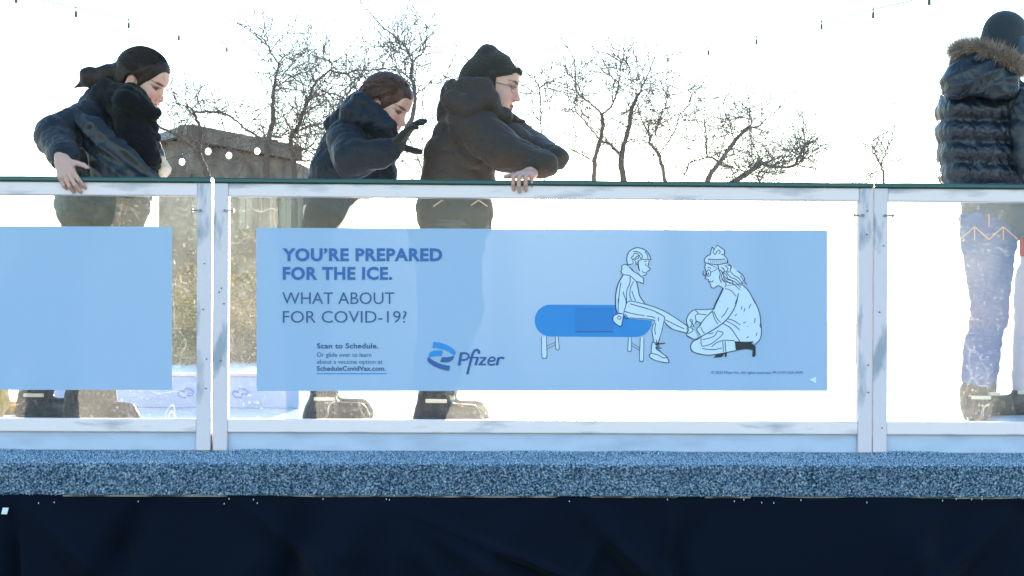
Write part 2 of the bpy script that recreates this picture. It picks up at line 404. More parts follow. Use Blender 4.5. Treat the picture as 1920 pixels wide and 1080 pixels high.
# ---------------------------------------------------------------- signs
def flat(poly, v, mb):
    pts = [Vector((p[0], p[1], 0)) for p in poly]
    tris = tessellate_polygon([pts]); mb.add([W(p[0], p[1], v) for p in pts], [tuple(t) for t in tris])
def ribbon(pts, v, mb, wd, n=5, smooth=True, taper=False):
    pts = [Vector((p[0], p[1], 0)) for p in pts]
    if smooth and len(pts) > 2: pts = catmull(pts, n)
    L = []; m = len(pts)
    for i, p in enumerate(pts):
        t = pts[min(i+1, m-1)]-pts[max(i-1, 0)]; t.normalize(); nn = Vector((-t.y, t.x, 0))
        ww = wd*.5*((.45+.55*math.sin(math.pi*min(1, max(0, i/(m-1))))) if taper else 1)
        L += [p+nn*ww, p-nn*ww]
    mb.add([W(q.x, q.y, v) for q in L], [(2*i, 2*i+1, 2*i+3, 2*i+2) for i in range(m-1)])
def sign(x0, y0, x1, y1, label, corners=None):
    c = corners or [(x0, y0), (x1, y0), (x1, y1), (x0, y1)]
    nx, ny = 40, 10; vs = []; fs = []
    for j in range(ny+1):
        for i in range(nx+1):
            s, t = i/nx, j/ny
            a = Vector(c[0]).lerp(Vector(c[1]), s).lerp(Vector(c[3]).lerp(Vector(c[2]), s), t)
            vs.append(W(a.x, a.y, .020))
    for j in range(ny):
        for i in range(nx):
            q = j*(nx+1)+i; fs.append((q, q+1, q+nx+2, q+nx+1))
    o = obj('sign', vs, fs, m_vinyl, origin=W((x0+x1)/2, y1, .020))
    return tag(o, label, 'sign', 'blue signs stuck on the rink glass')
sign(-640, 425, 322, 731, 'plain pale blue sign with nothing printed on it', [(-640, 422), (322, 425), (322, 731), (-640, 731)])
ban = sign(480, 427, 1551, 733, 'pale blue sign printed with vaccine slogan, blue logo and line drawing', [(480, 427), (1551, 432), (1551, 733), (481, 733)])
VT = .0175
def text(body, x0, x1, base, capH, m, off=0.0, shear=0.0, name='lettering', sp=1.0):
    c = bpy.data.curves.new('t', 'FONT'); c.body = body; c.size = 1.0; c.offset = off; c.shear = shear; c.space_character = sp
    c.resolution_u = 3; c.fill_mode = 'FRONT'
    o = bpy.data.objects.new('t', c); COL.objects.link(o)
    bpy.context.view_layer.update()
    me = bpy.data.meshes.new_from_object(o.evaluated_get(bpy.context.evaluated_depsgraph_get()))
    bpy.data.objects.remove(o)
    V = np.zeros(len(me.vertices)*3); me.vertices.foreach_get('co', V); V = V.reshape(-1, 3)
    fs = [tuple(p.vertices) for p in me.polygons]
    mn, mx = V[:, 0].min(), V[:, 0].max(); H = .70
    P = [W(x0+(a-mn)/(mx-mn)*(x1-x0), base-bb/H*capH, VT) for a, bb, _ in V]
    bpy.data.meshes.remove(me)
    return obj(name, P, fs, m, ban)
text('YOU’RE PREPARED', 529, 829, 488.5, 22.5, m_text1, .036, sp=1.08)
text('FOR THE ICE.', 530, 735, 523.5, 22.5, m_text1, .036, sp=1.08)
text('WHAT ABOUT', 529, 739, 570, 22.5, m_text2, -.004)
text('FOR COVID-19?', 530, 762, 605, 22.5, m_text2, -.004)
text('Scan to Schedule.', 594, 709, 653, 9.5, m_text2, .022, sp=1.05)
text('Or glide over to learn', 594, 696, 669, 8.3, m_text2, 0)
text('about a vaccine option at', 594, 717, 682, 8.3, m_text2, 0)
text('ScheduleCovidVax.com.', 594, 723, 695, 8.6, m_text2, .022, sp=1.05)
text('© 2023 Pfizer Inc. All rights reserved. PP-CVV-USA-3095', 1333, 1505, 701, 5.2, m_text2, 0, name='small_print')
b = MB(); ribbon([(593, 700.5), (725, 700.5)], VT, b, 1.8, smooth=False); b.build('underline', m_logo1, ban)
b = MB(); flat([(1517, 712), (1530, 706), (1530, 719)], VT, b); b.build('corner_mark', m_white, ban)
# logo: double ribbon
lg = lambda P: [(780+x/10.667, 630+y/10.667) for x, y in P]
def lrib(rows, mt):
    b = MB(); flat([(q.x, q.y) for q in rows], VT, b); b.build('logo_ribbon', mt, ban)
def cm(P, n=6): return catmull([(x, y, 0) for x, y in lg(P)], n)
lrib(cm([(345, 120), (470, 130), (620, 182), (740, 258), (790, 330), (765, 392)])+cm([(740, 380), (680, 330), (600, 288), (500, 258), (410, 243), (325, 240)]), m_logo1)
lrib(cm([(255, 400), (262, 350), (300, 312), (370, 288), (460, 285), (532, 290)])+cm([(505, 405), (420, 402), (340, 410), (275, 422)]), m_logo1)
lrib(cm([(245, 410), (290, 452), (380, 510), (500, 560), (600, 585), (682, 596)])+cm([(655, 697), (560, 680), (400, 625), (280, 555), (222, 490), (230, 440)]), m_logo2)
lrib(cm([(512, 422), (620, 422), (700, 408), (762, 390)])+cm([(745, 455), (685, 508), (590, 527), (480, 520)]), m_logo2)
b = MB()
def st(P, wd, sm=True): ribbon(lg(P), VT, b, wd/10.667, smooth=sm)
st([(905, 328), (855, 588)], 56, False); st([(890, 348), (985, 343), (1045, 375), (1040, 435), (985, 472), (895, 482)], 40)
st([(1262, 318), (1235, 285), (1190, 282), (1145, 325), (1115, 405), (1085, 520), (1022, 765)], 50); st([(1262, 305), (1250, 355)], 52, False)
st([(1062, 430), (1255, 430)], 30, False); st([(1232, 430), (1187, 586)], 52, False)
st([(1275, 434), (1405, 434)], 34, False); st([(1385, 440), (1275, 566)], 44, False); st([(1248, 569), (1398, 569)], 34, False)
st([(1445, 505), (1560, 490), (1568, 445), (1520, 425), (1470, 450), (1440, 510), (1455, 562), (1510, 578), (1575, 558)], 36)
st([(1652, 428), (1612, 586)], 52, False); st([(1635, 470), (1690, 432), (1745, 440)], 38); st([(1722, 430), (1762, 452)], 42, False)
b.build('logo_lettering', m_logo2, ban)
# line drawing
c1 = lambda P: [(1120+x/9, 450+y/9) for x, y in P]
c2 = lambda P: [(1120+x/8.306, 560+y/8.306) for x, y in P]
c3 = lambda P: [(1270+x/9, 450+y/9) for x, y in P]
c4 = lambda P: [(1270+x/8.306, 560+y/8.306) for x, y in P]
LW = 1.35
# bench: a giant adhesive bandage on four legs
b = MB(); bp = []
for i in range(13):
    a = math.pi/2+math.pi*i/12; bp.append((1032+30*math.cos(a), 601-30*math.sin(a)))
for i in range(13):
    a = -math.pi/2+math.pi*i/12; bp.append((1192+30*math.cos(a), 602-30*math.sin(a)))
flat(bp, .0192, b); b.build('drawn_bench', m_bandage, ban)
b = MB(); flat([(1078, 579), (1150, 579), (1150, 622), (1078, 622)], .0188, b); b.build('drawn_pad', m_pad, ban)
b = MB(); ribbon([(1078, 622), (1150, 622)], .0185, b, 2.2, smooth=False); ribbon([(1079, 579), (1149, 579)], .0185, b, .8, smooth=False); b.build('pad_edge', m_logo2, ban)
def drawn(name, fills, lines, blacks=()):
    if fills:
        b = MB()
        for i, p in enumerate(fills): flat(p, .0182-.00002*i, b)
        b.build(name+'_fill', m_fill, ban)
    b = MB()
    for ln in lines:
        wd = LW
        if isinstance(ln, tuple): ln, wd = ln
        ribbon(ln, VT, b, wd)
    b.build(name+'_outline', m_line, ban)
    if blacks:
        b = MB()
        for p in blacks: flat(p, .0172, b)
        b.build(name+'_boots', m_black, ban)
legs = [[(1015, 631), (1016, 668), (1020, 672), (1025, 668), (1024, 631)], [(1041, 631), (1042, 653), (1045, 656), (1048, 653), (1046, 631)],
        c2([(485, 600), (472, 800), (500, 822), (525, 800), (522, 600)]), c2([(668, 600), (655, 950), (688, 975), (715, 950), (722, 600)])]
drawn('drawn_bench_leg', [[(x, y) for x, y in p] for p in legs],
      [(p, 1.0) for p in legs]+[([(1024, 649), (1042, 641)], .8), ([(1024, 655), (1042, 646)], .8), (c2([(535, 690), (655, 765)]), .8), (c2([(535, 735), (655, 805)]), .8)])
jack = c1([(430, 590), (345, 750), (305, 940), (310, 1080)])+c2([(290, 150), (310, 220), (400, 230), (430, 120), (500, 40)])+c2([(740, 85)])+c1([(720, 960), (660, 700), (600, 650), (540, 600)])
helm = c1([(510, 410), (495, 300), (540, 190), (640, 135), (740, 140), (830, 190), (880, 270), (900, 330), (870, 350), (860, 420), (880, 490), (840, 540), (810, 590), (720, 600), (690, 520), (640, 400), (560, 420)])
collar = c1([(410, 520), (410, 440), (470, 410), (520, 440), (540, 480), (600, 520), (640, 550), (700, 600), (770, 640), (770, 730), (720, 710), (650, 690), (560, 620), (470, 590), (420, 570)])
leg1 = c2([(450, 60), (520, 35), (740, 85), (1060, 200), (1400, 430), (1395, 540), (1200, 490), (1050, 370), (990, 600), (940, 680), (880, 680), (850, 480), (880, 340), (460, 305), (410, 230), (430, 150)])
glove = c2([(310, 240), (250, 270), (245, 350), (340, 425), (375, 410), (400, 260), (390, 240)])
boot1 = c2([(855, 670), (835, 850), (810, 900), (900, 960), (1100, 995), (1080, 900), (990, 850), (930, 790), (915, 690)])
foot2 = c2([(1400, 430), (1395, 580), (1490, 630), (1560, 600), (1520, 500)])
drawn('drawn_girl', [jack, leg1, helm, collar, glove, boot1, foot2], [
    (c1([(510, 420), (495, 300), (540, 190), (640, 135), (740, 140), (830, 190), (880, 270), (905, 330)]), 1.6),
    c1([(905, 335), (820, 325), (700, 345), (690, 430), (710, 520)]), c1([(800, 190), (840, 250), (855, 330)]),
    (c1([(690, 350), (680, 420), (710, 520)]), 2), c1([(870, 350), (858, 420), (850, 450), (885, 480), (870, 515), (835, 530)]),
    c1([(750, 520), (780, 550), (830, 545)]), c1([(830, 560), (810, 590), (770, 600)]), c1([(815, 400), (815, 440)]), c1([(790, 365), (830, 355)]),
    c1([(700, 270), (670, 230), (620, 230), (600, 270), (570, 300), (600, 330), (640, 300), (680, 270), (690, 310), (650, 320), (620, 350)]), c1([(600, 200), (650, 190), (700, 210), (740, 240), (760, 290), (730, 310), (700, 250)]),
    c1([(510, 420), (560, 410), (600, 390), (590, 340)]), c1([(530, 460), (570, 480), (600, 520), (570, 500)]), c1([(640, 350), (660, 420), (640, 380)]),
    c1([(520, 440), (470, 410), (410, 440), (415, 490), (395, 530), (430, 580), (540, 600), (620, 665), (660, 705), (720, 710), (770, 735), (775, 650), (730, 610), (690, 575), (600, 525)]),
    (c1([(430, 590), (345, 750), (305, 940), (305, 1080)]), 1.9), (c2([(280, 0), (285, 140), (305, 215)]), 1.8),
    c1([(395, 720), (370, 880), (350, 1080)]), c2([(322, 0), (322, 130), (318, 230)]), c1([(550, 620), (545, 730), (495, 850), (490, 980), (490, 1080)]), c2([(440, 0), (445, 80), (410, 215)]),
    c1([(430, 870), (455, 950), (480, 1000)]), c1([(610, 700), (560, 800), (545, 920), (570, 1020)]), c1([(580, 860), (610, 950), (645, 1030)]), (c1([(660, 705), (690, 850), (720, 960), (800, 1070)]), 1.7),
    c2([(450, 65), (520, 38), (740, 85)]), (c2([(740, 85), (900, 135), (1060, 205), (1200, 290), (1400, 425)]), 1.4), (c2([(510, 80), (650, 120), (850, 180), (1010, 260), (1045, 300), (1030, 380), (990, 550), (935, 720)]), 1.5),
    (c2([(455, 300), (600, 305), (880, 335), (858, 420), (850, 520), (880, 670)]), 1.4), c2([(420, 200), (560, 235), (730, 265)]), c2([(770, 270), (850, 280), (900, 305)]), c2([(950, 290), (948, 350)]),
    c2([(905, 380), (892, 480), (905, 560)]), (c2([(1045, 360), (1100, 430), (1200, 485), (1390, 535)]), 1.4), c2([(1060, 330), (1200, 400), (1350, 470)]),
    (c2([(318, 235), (250, 270), (245, 350), (340, 428), (375, 410), (405, 260)]), 1.6), c2([(310, 300), (330, 270), (365, 285), (350, 320), (310, 310)]), c2([(330, 225), (390, 235)]), c2([(405, 260), (440, 310), (470, 295), (430, 240)]),
    (c2([(855, 670), (840, 760), (835, 850)]), 1.4), c2([(835, 850), (805, 895), (900, 960), (1105, 998), (1085, 915)]), (c2([(840, 850), (940, 875), (1020, 920), (1085, 910), (1020, 860), (940, 800)]), 1.5), c2([(855, 670), (900, 690), (960, 690)]),
    c2([(890, 700), (960, 740), (900, 760), (1000, 770), (910, 780), (980, 820), (940, 790)]), c2([(900, 720), (1060, 690), (940, 700)]), c2([(920, 640), (920, 780)]),
    c2([(1400, 430), (1420, 490), (1390, 540), (1400, 585), (1490, 632)])])
wj = c3([(800, 790), (960, 760), (1100, 765), (1200, 860), (1320, 1080)])+c4([(1180, 0), (1270, 200), (1300, 400), (1305, 540), (1280, 640), (1200, 720), (1180, 670), (970, 665), (860, 490), (700, 390), (560, 500), (370, 580), (300, 480), (360, 400), (450, 270), (555, 180), (650, 0)])
wface = c3([(475, 400), (465, 480), (490, 560), (470, 640), (520, 690), (560, 790), (610, 805), (690, 770), (770, 810), (860, 760), (1000, 740), (1130, 720), (1110, 620), (1000, 520), (900, 420), (850, 390), (650, 410)])
hat = c3([(455, 380), (460, 310), (550, 245), (570, 190), (600, 120), (680, 90), (740, 130), (790, 190), (780, 250), (830, 310), (850, 390), (700, 410), (560, 405)])
wleg = c4([(350, 600), (230, 680), (205, 760), (250, 830), (420, 875), (580, 870), (910, 810), (890, 665), (970, 660), (860, 490), (700, 390), (560, 500)])
warm = c4([(555, 160), (260, 175), (180, 240), (140, 340), (170, 440), (240, 450), (290, 350), (360, 370), (480, 240)])
wboots = [c4([(890, 665), (1060, 675), (1190, 662), (1150, 690), (1215, 740), (1218, 880), (1190, 910), (1165, 900), (1170, 800), (1130, 790), (1050, 785), (910, 810)]), c4([(600, 875), (560, 920), (690, 910), (735, 850), (740, 910), (765, 905), (770, 838)])]
curls = [c3([(860+dx*1.0, 400+dy), (910+dx, 450+dy), (890+dx, 520+dy), (960+dx, 600+dy), (1030+dx*.6, 640+dy), (1100+dx*.3, 740+dy)]) for dx, dy in ((0, 0), (-60, 30), (-120, 60), (-150, 100))]
drawn('drawn_woman', [wleg, warm, wj, wface, hat], [
    (c3([(460, 380), (455, 330), (500, 270), (560, 245)]), 1.6), c3([(780, 250), (830, 310), (850, 390)]), (c3([(460, 380), (560, 405), (700, 412), (850, 385)]), 1.6), c3([(515, 320), (650, 330), (800, 320)]),
    c3([(560, 240), (565, 190), (590, 120), (620, 160), (640, 120), (680, 92), (730, 130), (790, 170), (790, 230), (740, 250)]), c3([(620, 160), (600, 200), (640, 245), (660, 200), (700, 170), (720, 210), (690, 230)])]+
    [(c3([(x, 330), (x-3, 395)]), .8) for x in range(530, 840, 34)]+[
    (c3([(475, 400), (462, 460), (485, 540), (495, 600)]), 1.6), c3([(440, 520), (430, 570), (470, 610), (480, 560)]), c3([(490, 610), (465, 650), (520, 665), (530, 710), (560, 740), (565, 790), (610, 810), (690, 770), (770, 815)]),
    c3([(495, 540), (520, 500), (560, 540), (550, 600), (510, 610), (495, 560)]), c3([(520, 545), (525, 590)]), c3([(510, 455), (570, 480)]), (c3([(530, 410), (670, 480), (560, 545)]), 1.0), c3([(540, 690), (580, 710), (605, 680)]),
    (c3([(680, 420), (700, 500), (720, 560), (710, 640), (740, 720)]), 1.6), c3([(740, 540), (790, 560), (830, 600), (850, 650), (920, 690), (940, 760)]), c3([(770, 470), (800, 530), (880, 540)]), c3([(740, 660), (820, 740), (800, 790)]), c3([(830, 420), (900, 440), (890, 500)]),
    c3([(780, 590), (790, 650), (890, 740)]), c3([(1000, 520), (1070, 560), (1130, 640), (1130, 700), (1170, 750)]), c3([(1060, 600), (1110, 680), (1090, 740)])]+curls+[
    (c3([(770, 815), (700, 960), (640, 1080)]), 2.6), (c4([(630, 0), (590, 90), (560, 170)]), 2.6), c3([(800, 820), (900, 850), (990, 950)]), (c3([(1030, 900), (1010, 980), (975, 1080)]), 1.7), (c4([(935, 0), (880, 160), (770, 320), (640, 430), (480, 530), (350, 600)]), 1.8),
    (c3([(1100, 760), (1200, 860), (1320, 1080)]), 1.6), (c4([(1180, 0), (1270, 200), (1300, 400), (1305, 540), (1280, 640), (1200, 720)]), 1.6), c4([(1300, 360), (1285, 420), (1305, 460)]),
    (c4([(555, 160), (400, 170), (260, 175), (180, 240), (140, 340), (170, 440), (210, 430), (230, 340), (200, 320)]), 1.4), c4([(310, 235), (450, 250)]), c4([(280, 180), (320, 230), (275, 270), (290, 350), (270, 390)]), c4([(190, 330), (250, 420), (220, 440)]),
    c4([(555, 190), (470, 260), (400, 340), (350, 420), (300, 480), (350, 560)]), c4([(360, 440), (400, 520), (430, 540)]), c4([(290, 345), (355, 380), (340, 430)]), c4([(545, 210), (580, 320), (630, 400)]), c4([(565, 200), (610, 300), (670, 370)]), c4([(790, 140), (740, 230), (680, 295)]),
    (c4([(710, 390), (820, 450), (900, 560), (970, 665)]), 1.5), c4([(790, 315), (880, 345), (980, 410)]), c4([(760, 345), (880, 410), (970, 490)]), c4([(1000, 120), (995, 170)]), c4([(1145, 80), (1110, 150)]), c4([(1050, 150), (1035, 200)]), c4([(1210, 300), (1200, 380)]), c4([(1060, 360), (1025, 385)]),
    c4([(920, 240), (900, 270)]), c4([(1090, 430), (1100, 440)]), c4([(1240, 530), (1225, 580)]), c4([(1110, 590), (1075, 610)]),
    (c4([(350, 600), (230, 680), (205, 760), (250, 830), (420, 875), (580, 870), (910, 810)]), 1.7), (c4([(530, 750), (620, 680), (740, 648), (890, 655)]), 1.4), c4([(365, 600), (375, 730), (450, 730), (560, 680), (710, 540), (620, 500)]), c4([(390, 640), (560, 590), (620, 510)]), c4([(380, 775), (540, 795), (690, 770)]),
    c4([(705, 665), (715, 830)]), c4([(740, 660), (752, 825)]), c4([(150, 450), (160, 540), (240, 500), (220, 460)]), (c4([(150, 575), (280, 640), (350, 610)]), 1.2), c4([(480, 550), (560, 530)])], wboots)
# ---------------------------------------------------------------- implicit-surface modelling (numpy) and surface nets
def vnoise(P, f, seed, oct=5):
    r = np.random.RandomState(seed); o = 0
    for i in range(oct):
        d = r.normal(0, 1, 3); d *= f*(.6+.9*r.rand())/np.linalg.norm(d)
        o = o + np.sin(P[..., 0]*d[0]+P[..., 1]*d[1]+P[..., 2]*d[2]+r.rand()*6.28)
    return o/oct
class Field:
    def __init__(s, lo, hi, h):
        s.lo = np.array(lo, float); s.h = h; n = np.ceil((np.array(hi)-s.lo)/h).astype(int)+1
        s.n = n; s.ax = [s.lo[i]+h*np.arange(n[i]) for i in range(3)]; s.F = np.full(n, .06)
    def sub(s, lo, hi):
        a = np.clip(np.floor((np.array(lo)-s.lo)/s.h).astype(int), 0, s.n-1); b = np.clip(np.ceil((np.array(hi)-s.lo)/s.h).astype(int)+1, 1, s.n)
        sl = tuple(slice(a[i], max(b[i], a[i]+1)) for i in range(3))
        P = np.stack(np.meshgrid(*[s.ax[i][sl[i]] for i in range(3)], indexing='ij'), -1); return sl, P
    def comb(s, sl, d, k, op='u'):
        A = s.F[sl]
        if op == 'u': hh = np.clip(.5+.5*(A-d)/k, 0, 1); s.F[sl] = A*(1-hh)+d*hh-k*hh*(1-hh)
        elif op == 's': d = -d; hh = np.clip(.5-.5*(A-d)/k, 0, 1); s.F[sl] = A*(1-hh)+d*hh+k*hh*(1-hh)
    def cap(s, a, b, ra, rb, k=.02, ky=1.0, q=0, qa=.008, op='u', qo=0.0):
        a = np.array(a, float); b = np.array(b, float); m = max(ra, rb)*max(1, ky)+.06
        sl, P = s.sub(np.minimum(a, b)-m, np.maximum(a, b)+m)
        sc = np.array([1, 1/ky, 1]); A, B = a*sc, b*sc; p = P*sc; ab = B-A; L2 = ab@ab+1e-12
        t = np.clip(((p-A)@ab)/L2, 0, 1); r = ra+(rb-ra)*t
        if q:
            tt = ((p-A)@ab)/L2*np.linalg.norm(b-a)
            tt = tt+.006*vnoise(P, 14, 3)
            ph = np.abs(np.sin(math.pi*(tt/q+qo))); r = r+qa*(np.sqrt(ph)-.75)
        d = np.linalg.norm(p-A-t[..., None]*ab, axis=-1)-r
        s.comb(sl, d*min(1, ky) if ky < 1 else d, k, op); return s
    def ell(s, c, r, R=None, k=.02, op='u'):
        c = np.array(c, float); r = np.array(r, float); m = r.max()+.06; sl, P = s.sub(c-m, c+m); p = P-c
        if R is not None: p = p@np.array(R)
        l = np.linalg.norm(p/r, axis=-1); g = np.linalg.norm(p/(r*r), axis=-1)+1e-9
        s.comb(sl, np.clip(l*(l-1)/g, -.2, .2), k, op); return s
    def disp(s, fn):
        P = np.stack(np.meshgrid(*s.ax, indexing='ij'), -1); s.F = s.F+fn(P); return s
    def cut(s, fn):
        P = np.stack(np.meshgrid(*s.ax, indexing='ij'), -1); s.F = np.maximum(s.F, fn(P)); return s
    def mesh(s):
        F = s.F.copy(); F[0] = F[-1] = .06; F[:, 0] = F[:, -1] = .06; F[:, :, 0] = F[:, :, -1] = .06
        I = F < 0; nx, ny, nz = np.array(F.shape)-1; cnt = np.zeros((nx, ny, nz), np.int8)
        for i in (0, 1):
            for j in (0, 1):
                for k in (0, 1): cnt += I[i:nx+i, j:ny+j, k:nz+k]
        act = (cnt > 0) & (cnt < 8); idx = np.argwhere(act); ids = np.full(act.shape, -1, np.int64); ids[act] = np.arange(len(idx))
        acc = np.zeros((len(idx), 3)); num = np.zeros(len(idx))
        C = [(i, j, k) for i in (0, 1) for j in (0, 1) for k in (0, 1)]
        for a in C:
            for ax in range(3):
                if a[ax]: continue
                b = list(a); b[ax] = 1
                fa = F[tuple((idx+a).T)]; fb = F[tuple((idx+b).T)]; m = (fa < 0) != (fb < 0)
                t = np.where(m, fa/np.where(m, fa-fb, 1), 0); p = np.array(a, float)[None].repeat(len(idx), 0); p[:, ax] = t
                acc += p*m[:, None]; num += m
        V = (idx+acc/num[:, None])*s.h+s.lo; Q = []
        for ax in range(3):
            o = [0, 1, 2]; o.remove(ax); u, v = o
            A = I; sl0 = [slice(1, -1)]*3; sl0[ax] = slice(0, -1); sl1 = [slice(1, -1)]*3; sl1[ax] = slice(1, None)
            a, b = A[tuple(sl0)], A[tuple(sl1)]; ch = np.argwhere(a != b)
            if not len(ch): continue
            base = ch.copy(); base[:, u] += 1; base[:, v] += 1; fl = a[tuple(ch.T)]
            def g(du, dv):
                q = base.copy(); q[:, u] += du; q[:, v] += dv; return ids[tuple(q.T)]
            q = np.stack([g(-1, -1), g(0, -1), g(0, 0), g(-1, 0)], 1)
            if ax == 1: fl = ~fl
            q[~fl] = q[~fl][:, ::-1]; Q.append(q)
        return V, np.concatenate(Q)
def smoothV(V, Q, n=1, lam=.5):
    for _ in range(n):
        A = np.zeros_like(V); c = np.zeros(len(V))
        for k in range(4):
            i, j = Q[:, k], Q[:, (k+1) % 4]
            np.add.at(A, i, V[j]); np.add.at(c, i, 1); np.add.at(A, j, V[i]); np.add.at(c, j, 1)
        V = V*(1-lam)+lam*A/np.maximum(c, 1)[:, None]
    return V
def PX(Y): return Y/F
def sdf_obj(name, prims, mt, parent, h=.006, pad=.05, fold=None, sm=1, cut=None):
    """prims: ('c', A, B, ra, rb, opts) or ('e', C, radii, tilt, opts); points (px, py, Y), radii in photo pixels"""
    pr = []; lo = np.full(3, 1e9); hi = -lo
    for p in prims:
        o = dict(p[-1]) if isinstance(p[-1], dict) else {}
        if p[0] == 'c':
            a, b = at(*p[1]), at(*p[2]); ra, rb = p[3]*PX(p[1][2]), p[4]*PX(p[2][2]); m = max(ra, rb)*max(1, o.get('ky', 1))
            lo = np.minimum(lo, np.minimum(a, b)-m); hi = np.maximum(hi, np.maximum(a, b)+m); pr.append(('c', a, b, ra, rb, o))
        else:
            c = at(*p[1]); r = np.array(p[2])*PX(p[1][2]); m = r.max()
            R = np.array(Matrix.Rotation(math.radians(p[3]), 3, 'Y')) if p[3] else None
            lo = np.minimum(lo, np.array(c)-m); hi = np.maximum(hi, np.array(c)+m); pr.append(('e', c, r, R, o))
    f = Field(lo-pad, hi+pad, h)
    for p in pr:
        if p[0] == 'c': f.cap(*p[1:5], **p[5])
        else: f.ell(*p[1:4], **p[4])
    if fold: f.disp(fold)
    if cut: f.cut(cut)
    V, Q = f.mesh(); V = smoothV(V, Q, sm)
    return obj(name, V, Q, mt, parent, True)
def folds(amp, fr, seed, st=(1, 1, 1)):
    st = np.array(st)
    def fn(P):
        p = P*st; a = vnoise(p, fr, seed); b = vnoise(p+.03*a[..., None], fr*2.3, seed+1)
        return amp*(1-2*np.abs(a)**.7)+amp*.4*b
    return fn

# ---------------------------------------------------------------- heads (local: x forward, y left, z up)
def head_field():
    f = Field((-.16, -.12, -.24), (.16, .12, .19), .0026)
    f.ell((-.012, 0, .035), (.098, .076, .092), k=.01); f.ell((.032, 0, -.03), (.064, .060, .088), k=.03)
    f.ell((.045, 0, -.085), (.045, .046, .036), k=.03); f.ell((.080, 0, -.106), (.018, .020, .017), k=.025)
    f.ell((.085, 0, .052), (.018, .05, .04), k=.03)
    for s in (1, -1):
        f.ell((.066, s*.040, -.022), (.028, .026, .028), k=.02); f.ell((.050, s*.052, -.07), (.035, .014, .035), k=.03)
        f.ell((.098, s*.032, .012), (.020, .020, .013), k=.012, op='s')
        f.ell((.0765, s*.032, .0105), (.0155, .0165, .0145), k=.004)
        f.cap((.088, s*.014, .028), (.080, s*.046, .030), .006, .005, k=.012)
        f.cap((.0885, s*.022, .0185), (.080, s*.044, .016), .0032, .0028, k=.004)
        f.ell((-.006, s*.079, -.004), (.018, .008, .029), R=Matrix.Rotation(s*-.35, 3, 'Z') @ Matrix.Rotation(.2, 3, 'Y'), k=.006)
        f.ell((.0, s*.090, .0), (.010, .006, .019), k=.006, op='s')
        f.ell((.102, s*.0115, -.031), (.010, .0075, .0075), k=.006)
    f.cap((.094, 0, .014), (.110, 0, -.020), .0075, .0095, k=.012); f.ell((.113, 0, -.026), (.011, .0105, .0095), k=.008)
    f.ell((.097, 0, -.057), (.0085, .019, .0065), k=.006); f.ell((.094, 0, -.069), (.009, .017, .007), k=.006)
    f.cap((.105, -.02, -.0628), (.105, .02, -.0628), .0022, .0022, k=.003, op='s')
    f.cap((-.025, 0, -.06), (-.055, 0, -.22), .052, .058, k=.03)
    V, Q = f.mesh(); V = smoothV(V, Q, 1, .4); x, y, z = V.T; ay = np.abs(y)
    col = np.tile(np.array([.64, .35, .27]), (len(V), 1))
    def blend(w, c): 
        w = np.clip(w, 0, 1)[:, None]; col[:] = col*(1-w)+np.array(c)*w
    blend(.62*np.exp(-((ay-.043)**2+(z+.03)**2)/.021**2)*(x > .02), (.62, .20, .17))
    blend(.5*np.exp(-((ay)**2+(z+.028)**2)/.013**2)*(x > .1), (.62, .24, .20))
    lip = np.clip(1.3-np.sqrt((y/.023)**2+((z+.063)/.0125)**2), 0, .3)/.3*(x > .082); blend(lip*.85, (.42, .12, .11))
    br = np.clip(1.25-np.sqrt(((ay-.031)/.021)**2+((z-.0315-.1*(ay-.031))/.0048)**2), 0, .25)/.25*(x > .06); blend(br*.9, (.035, .02, .015))
    ey = np.clip(1.2-np.sqrt(((ay-.032)/.0165)**2+((z-.0105)/.0062)**2), 0, .2)/.2*(x > .06); blend(ey*.9, (.03, .018, .015))
    blend(.6*np.clip(1.2-np.sqrt(((ay-.033)/.020)**2+((z-.0165)/.0042)**2), 0, .2)/.2*(x > .06), (.04, .025, .02))
    blend(.7*np.exp(-((ay-.085)**2+(z+.0)**2)/.02**2)*(np.abs(x) < .03)*(ay > .074), (.58, .24, .18))
    return V, Q, col
HEAD = head_field()
def head_mat(c, pitch, yaw, roll=0.0, sc=1.0):
    return Matrix.Translation(at(*c)) @ Matrix.Rotation(math.radians(yaw), 4, 'Z') @ Matrix.Rotation(math.radians(pitch), 4, 'Y') @ Matrix.Rotation(math.radians(roll), 4, 'X') @ Matrix.Scale(sc, 4)
def xf(M, V): A = np.array(M); return V @ A[:3, :3].T + A[:3, 3]
def local_obj(name, f, M, mt, parent, sm=1, col=None):
    V, Q = f.mesh(); V = smoothV(V, Q, sm); return obj(name, xf(M, V), Q, mt, parent, True)

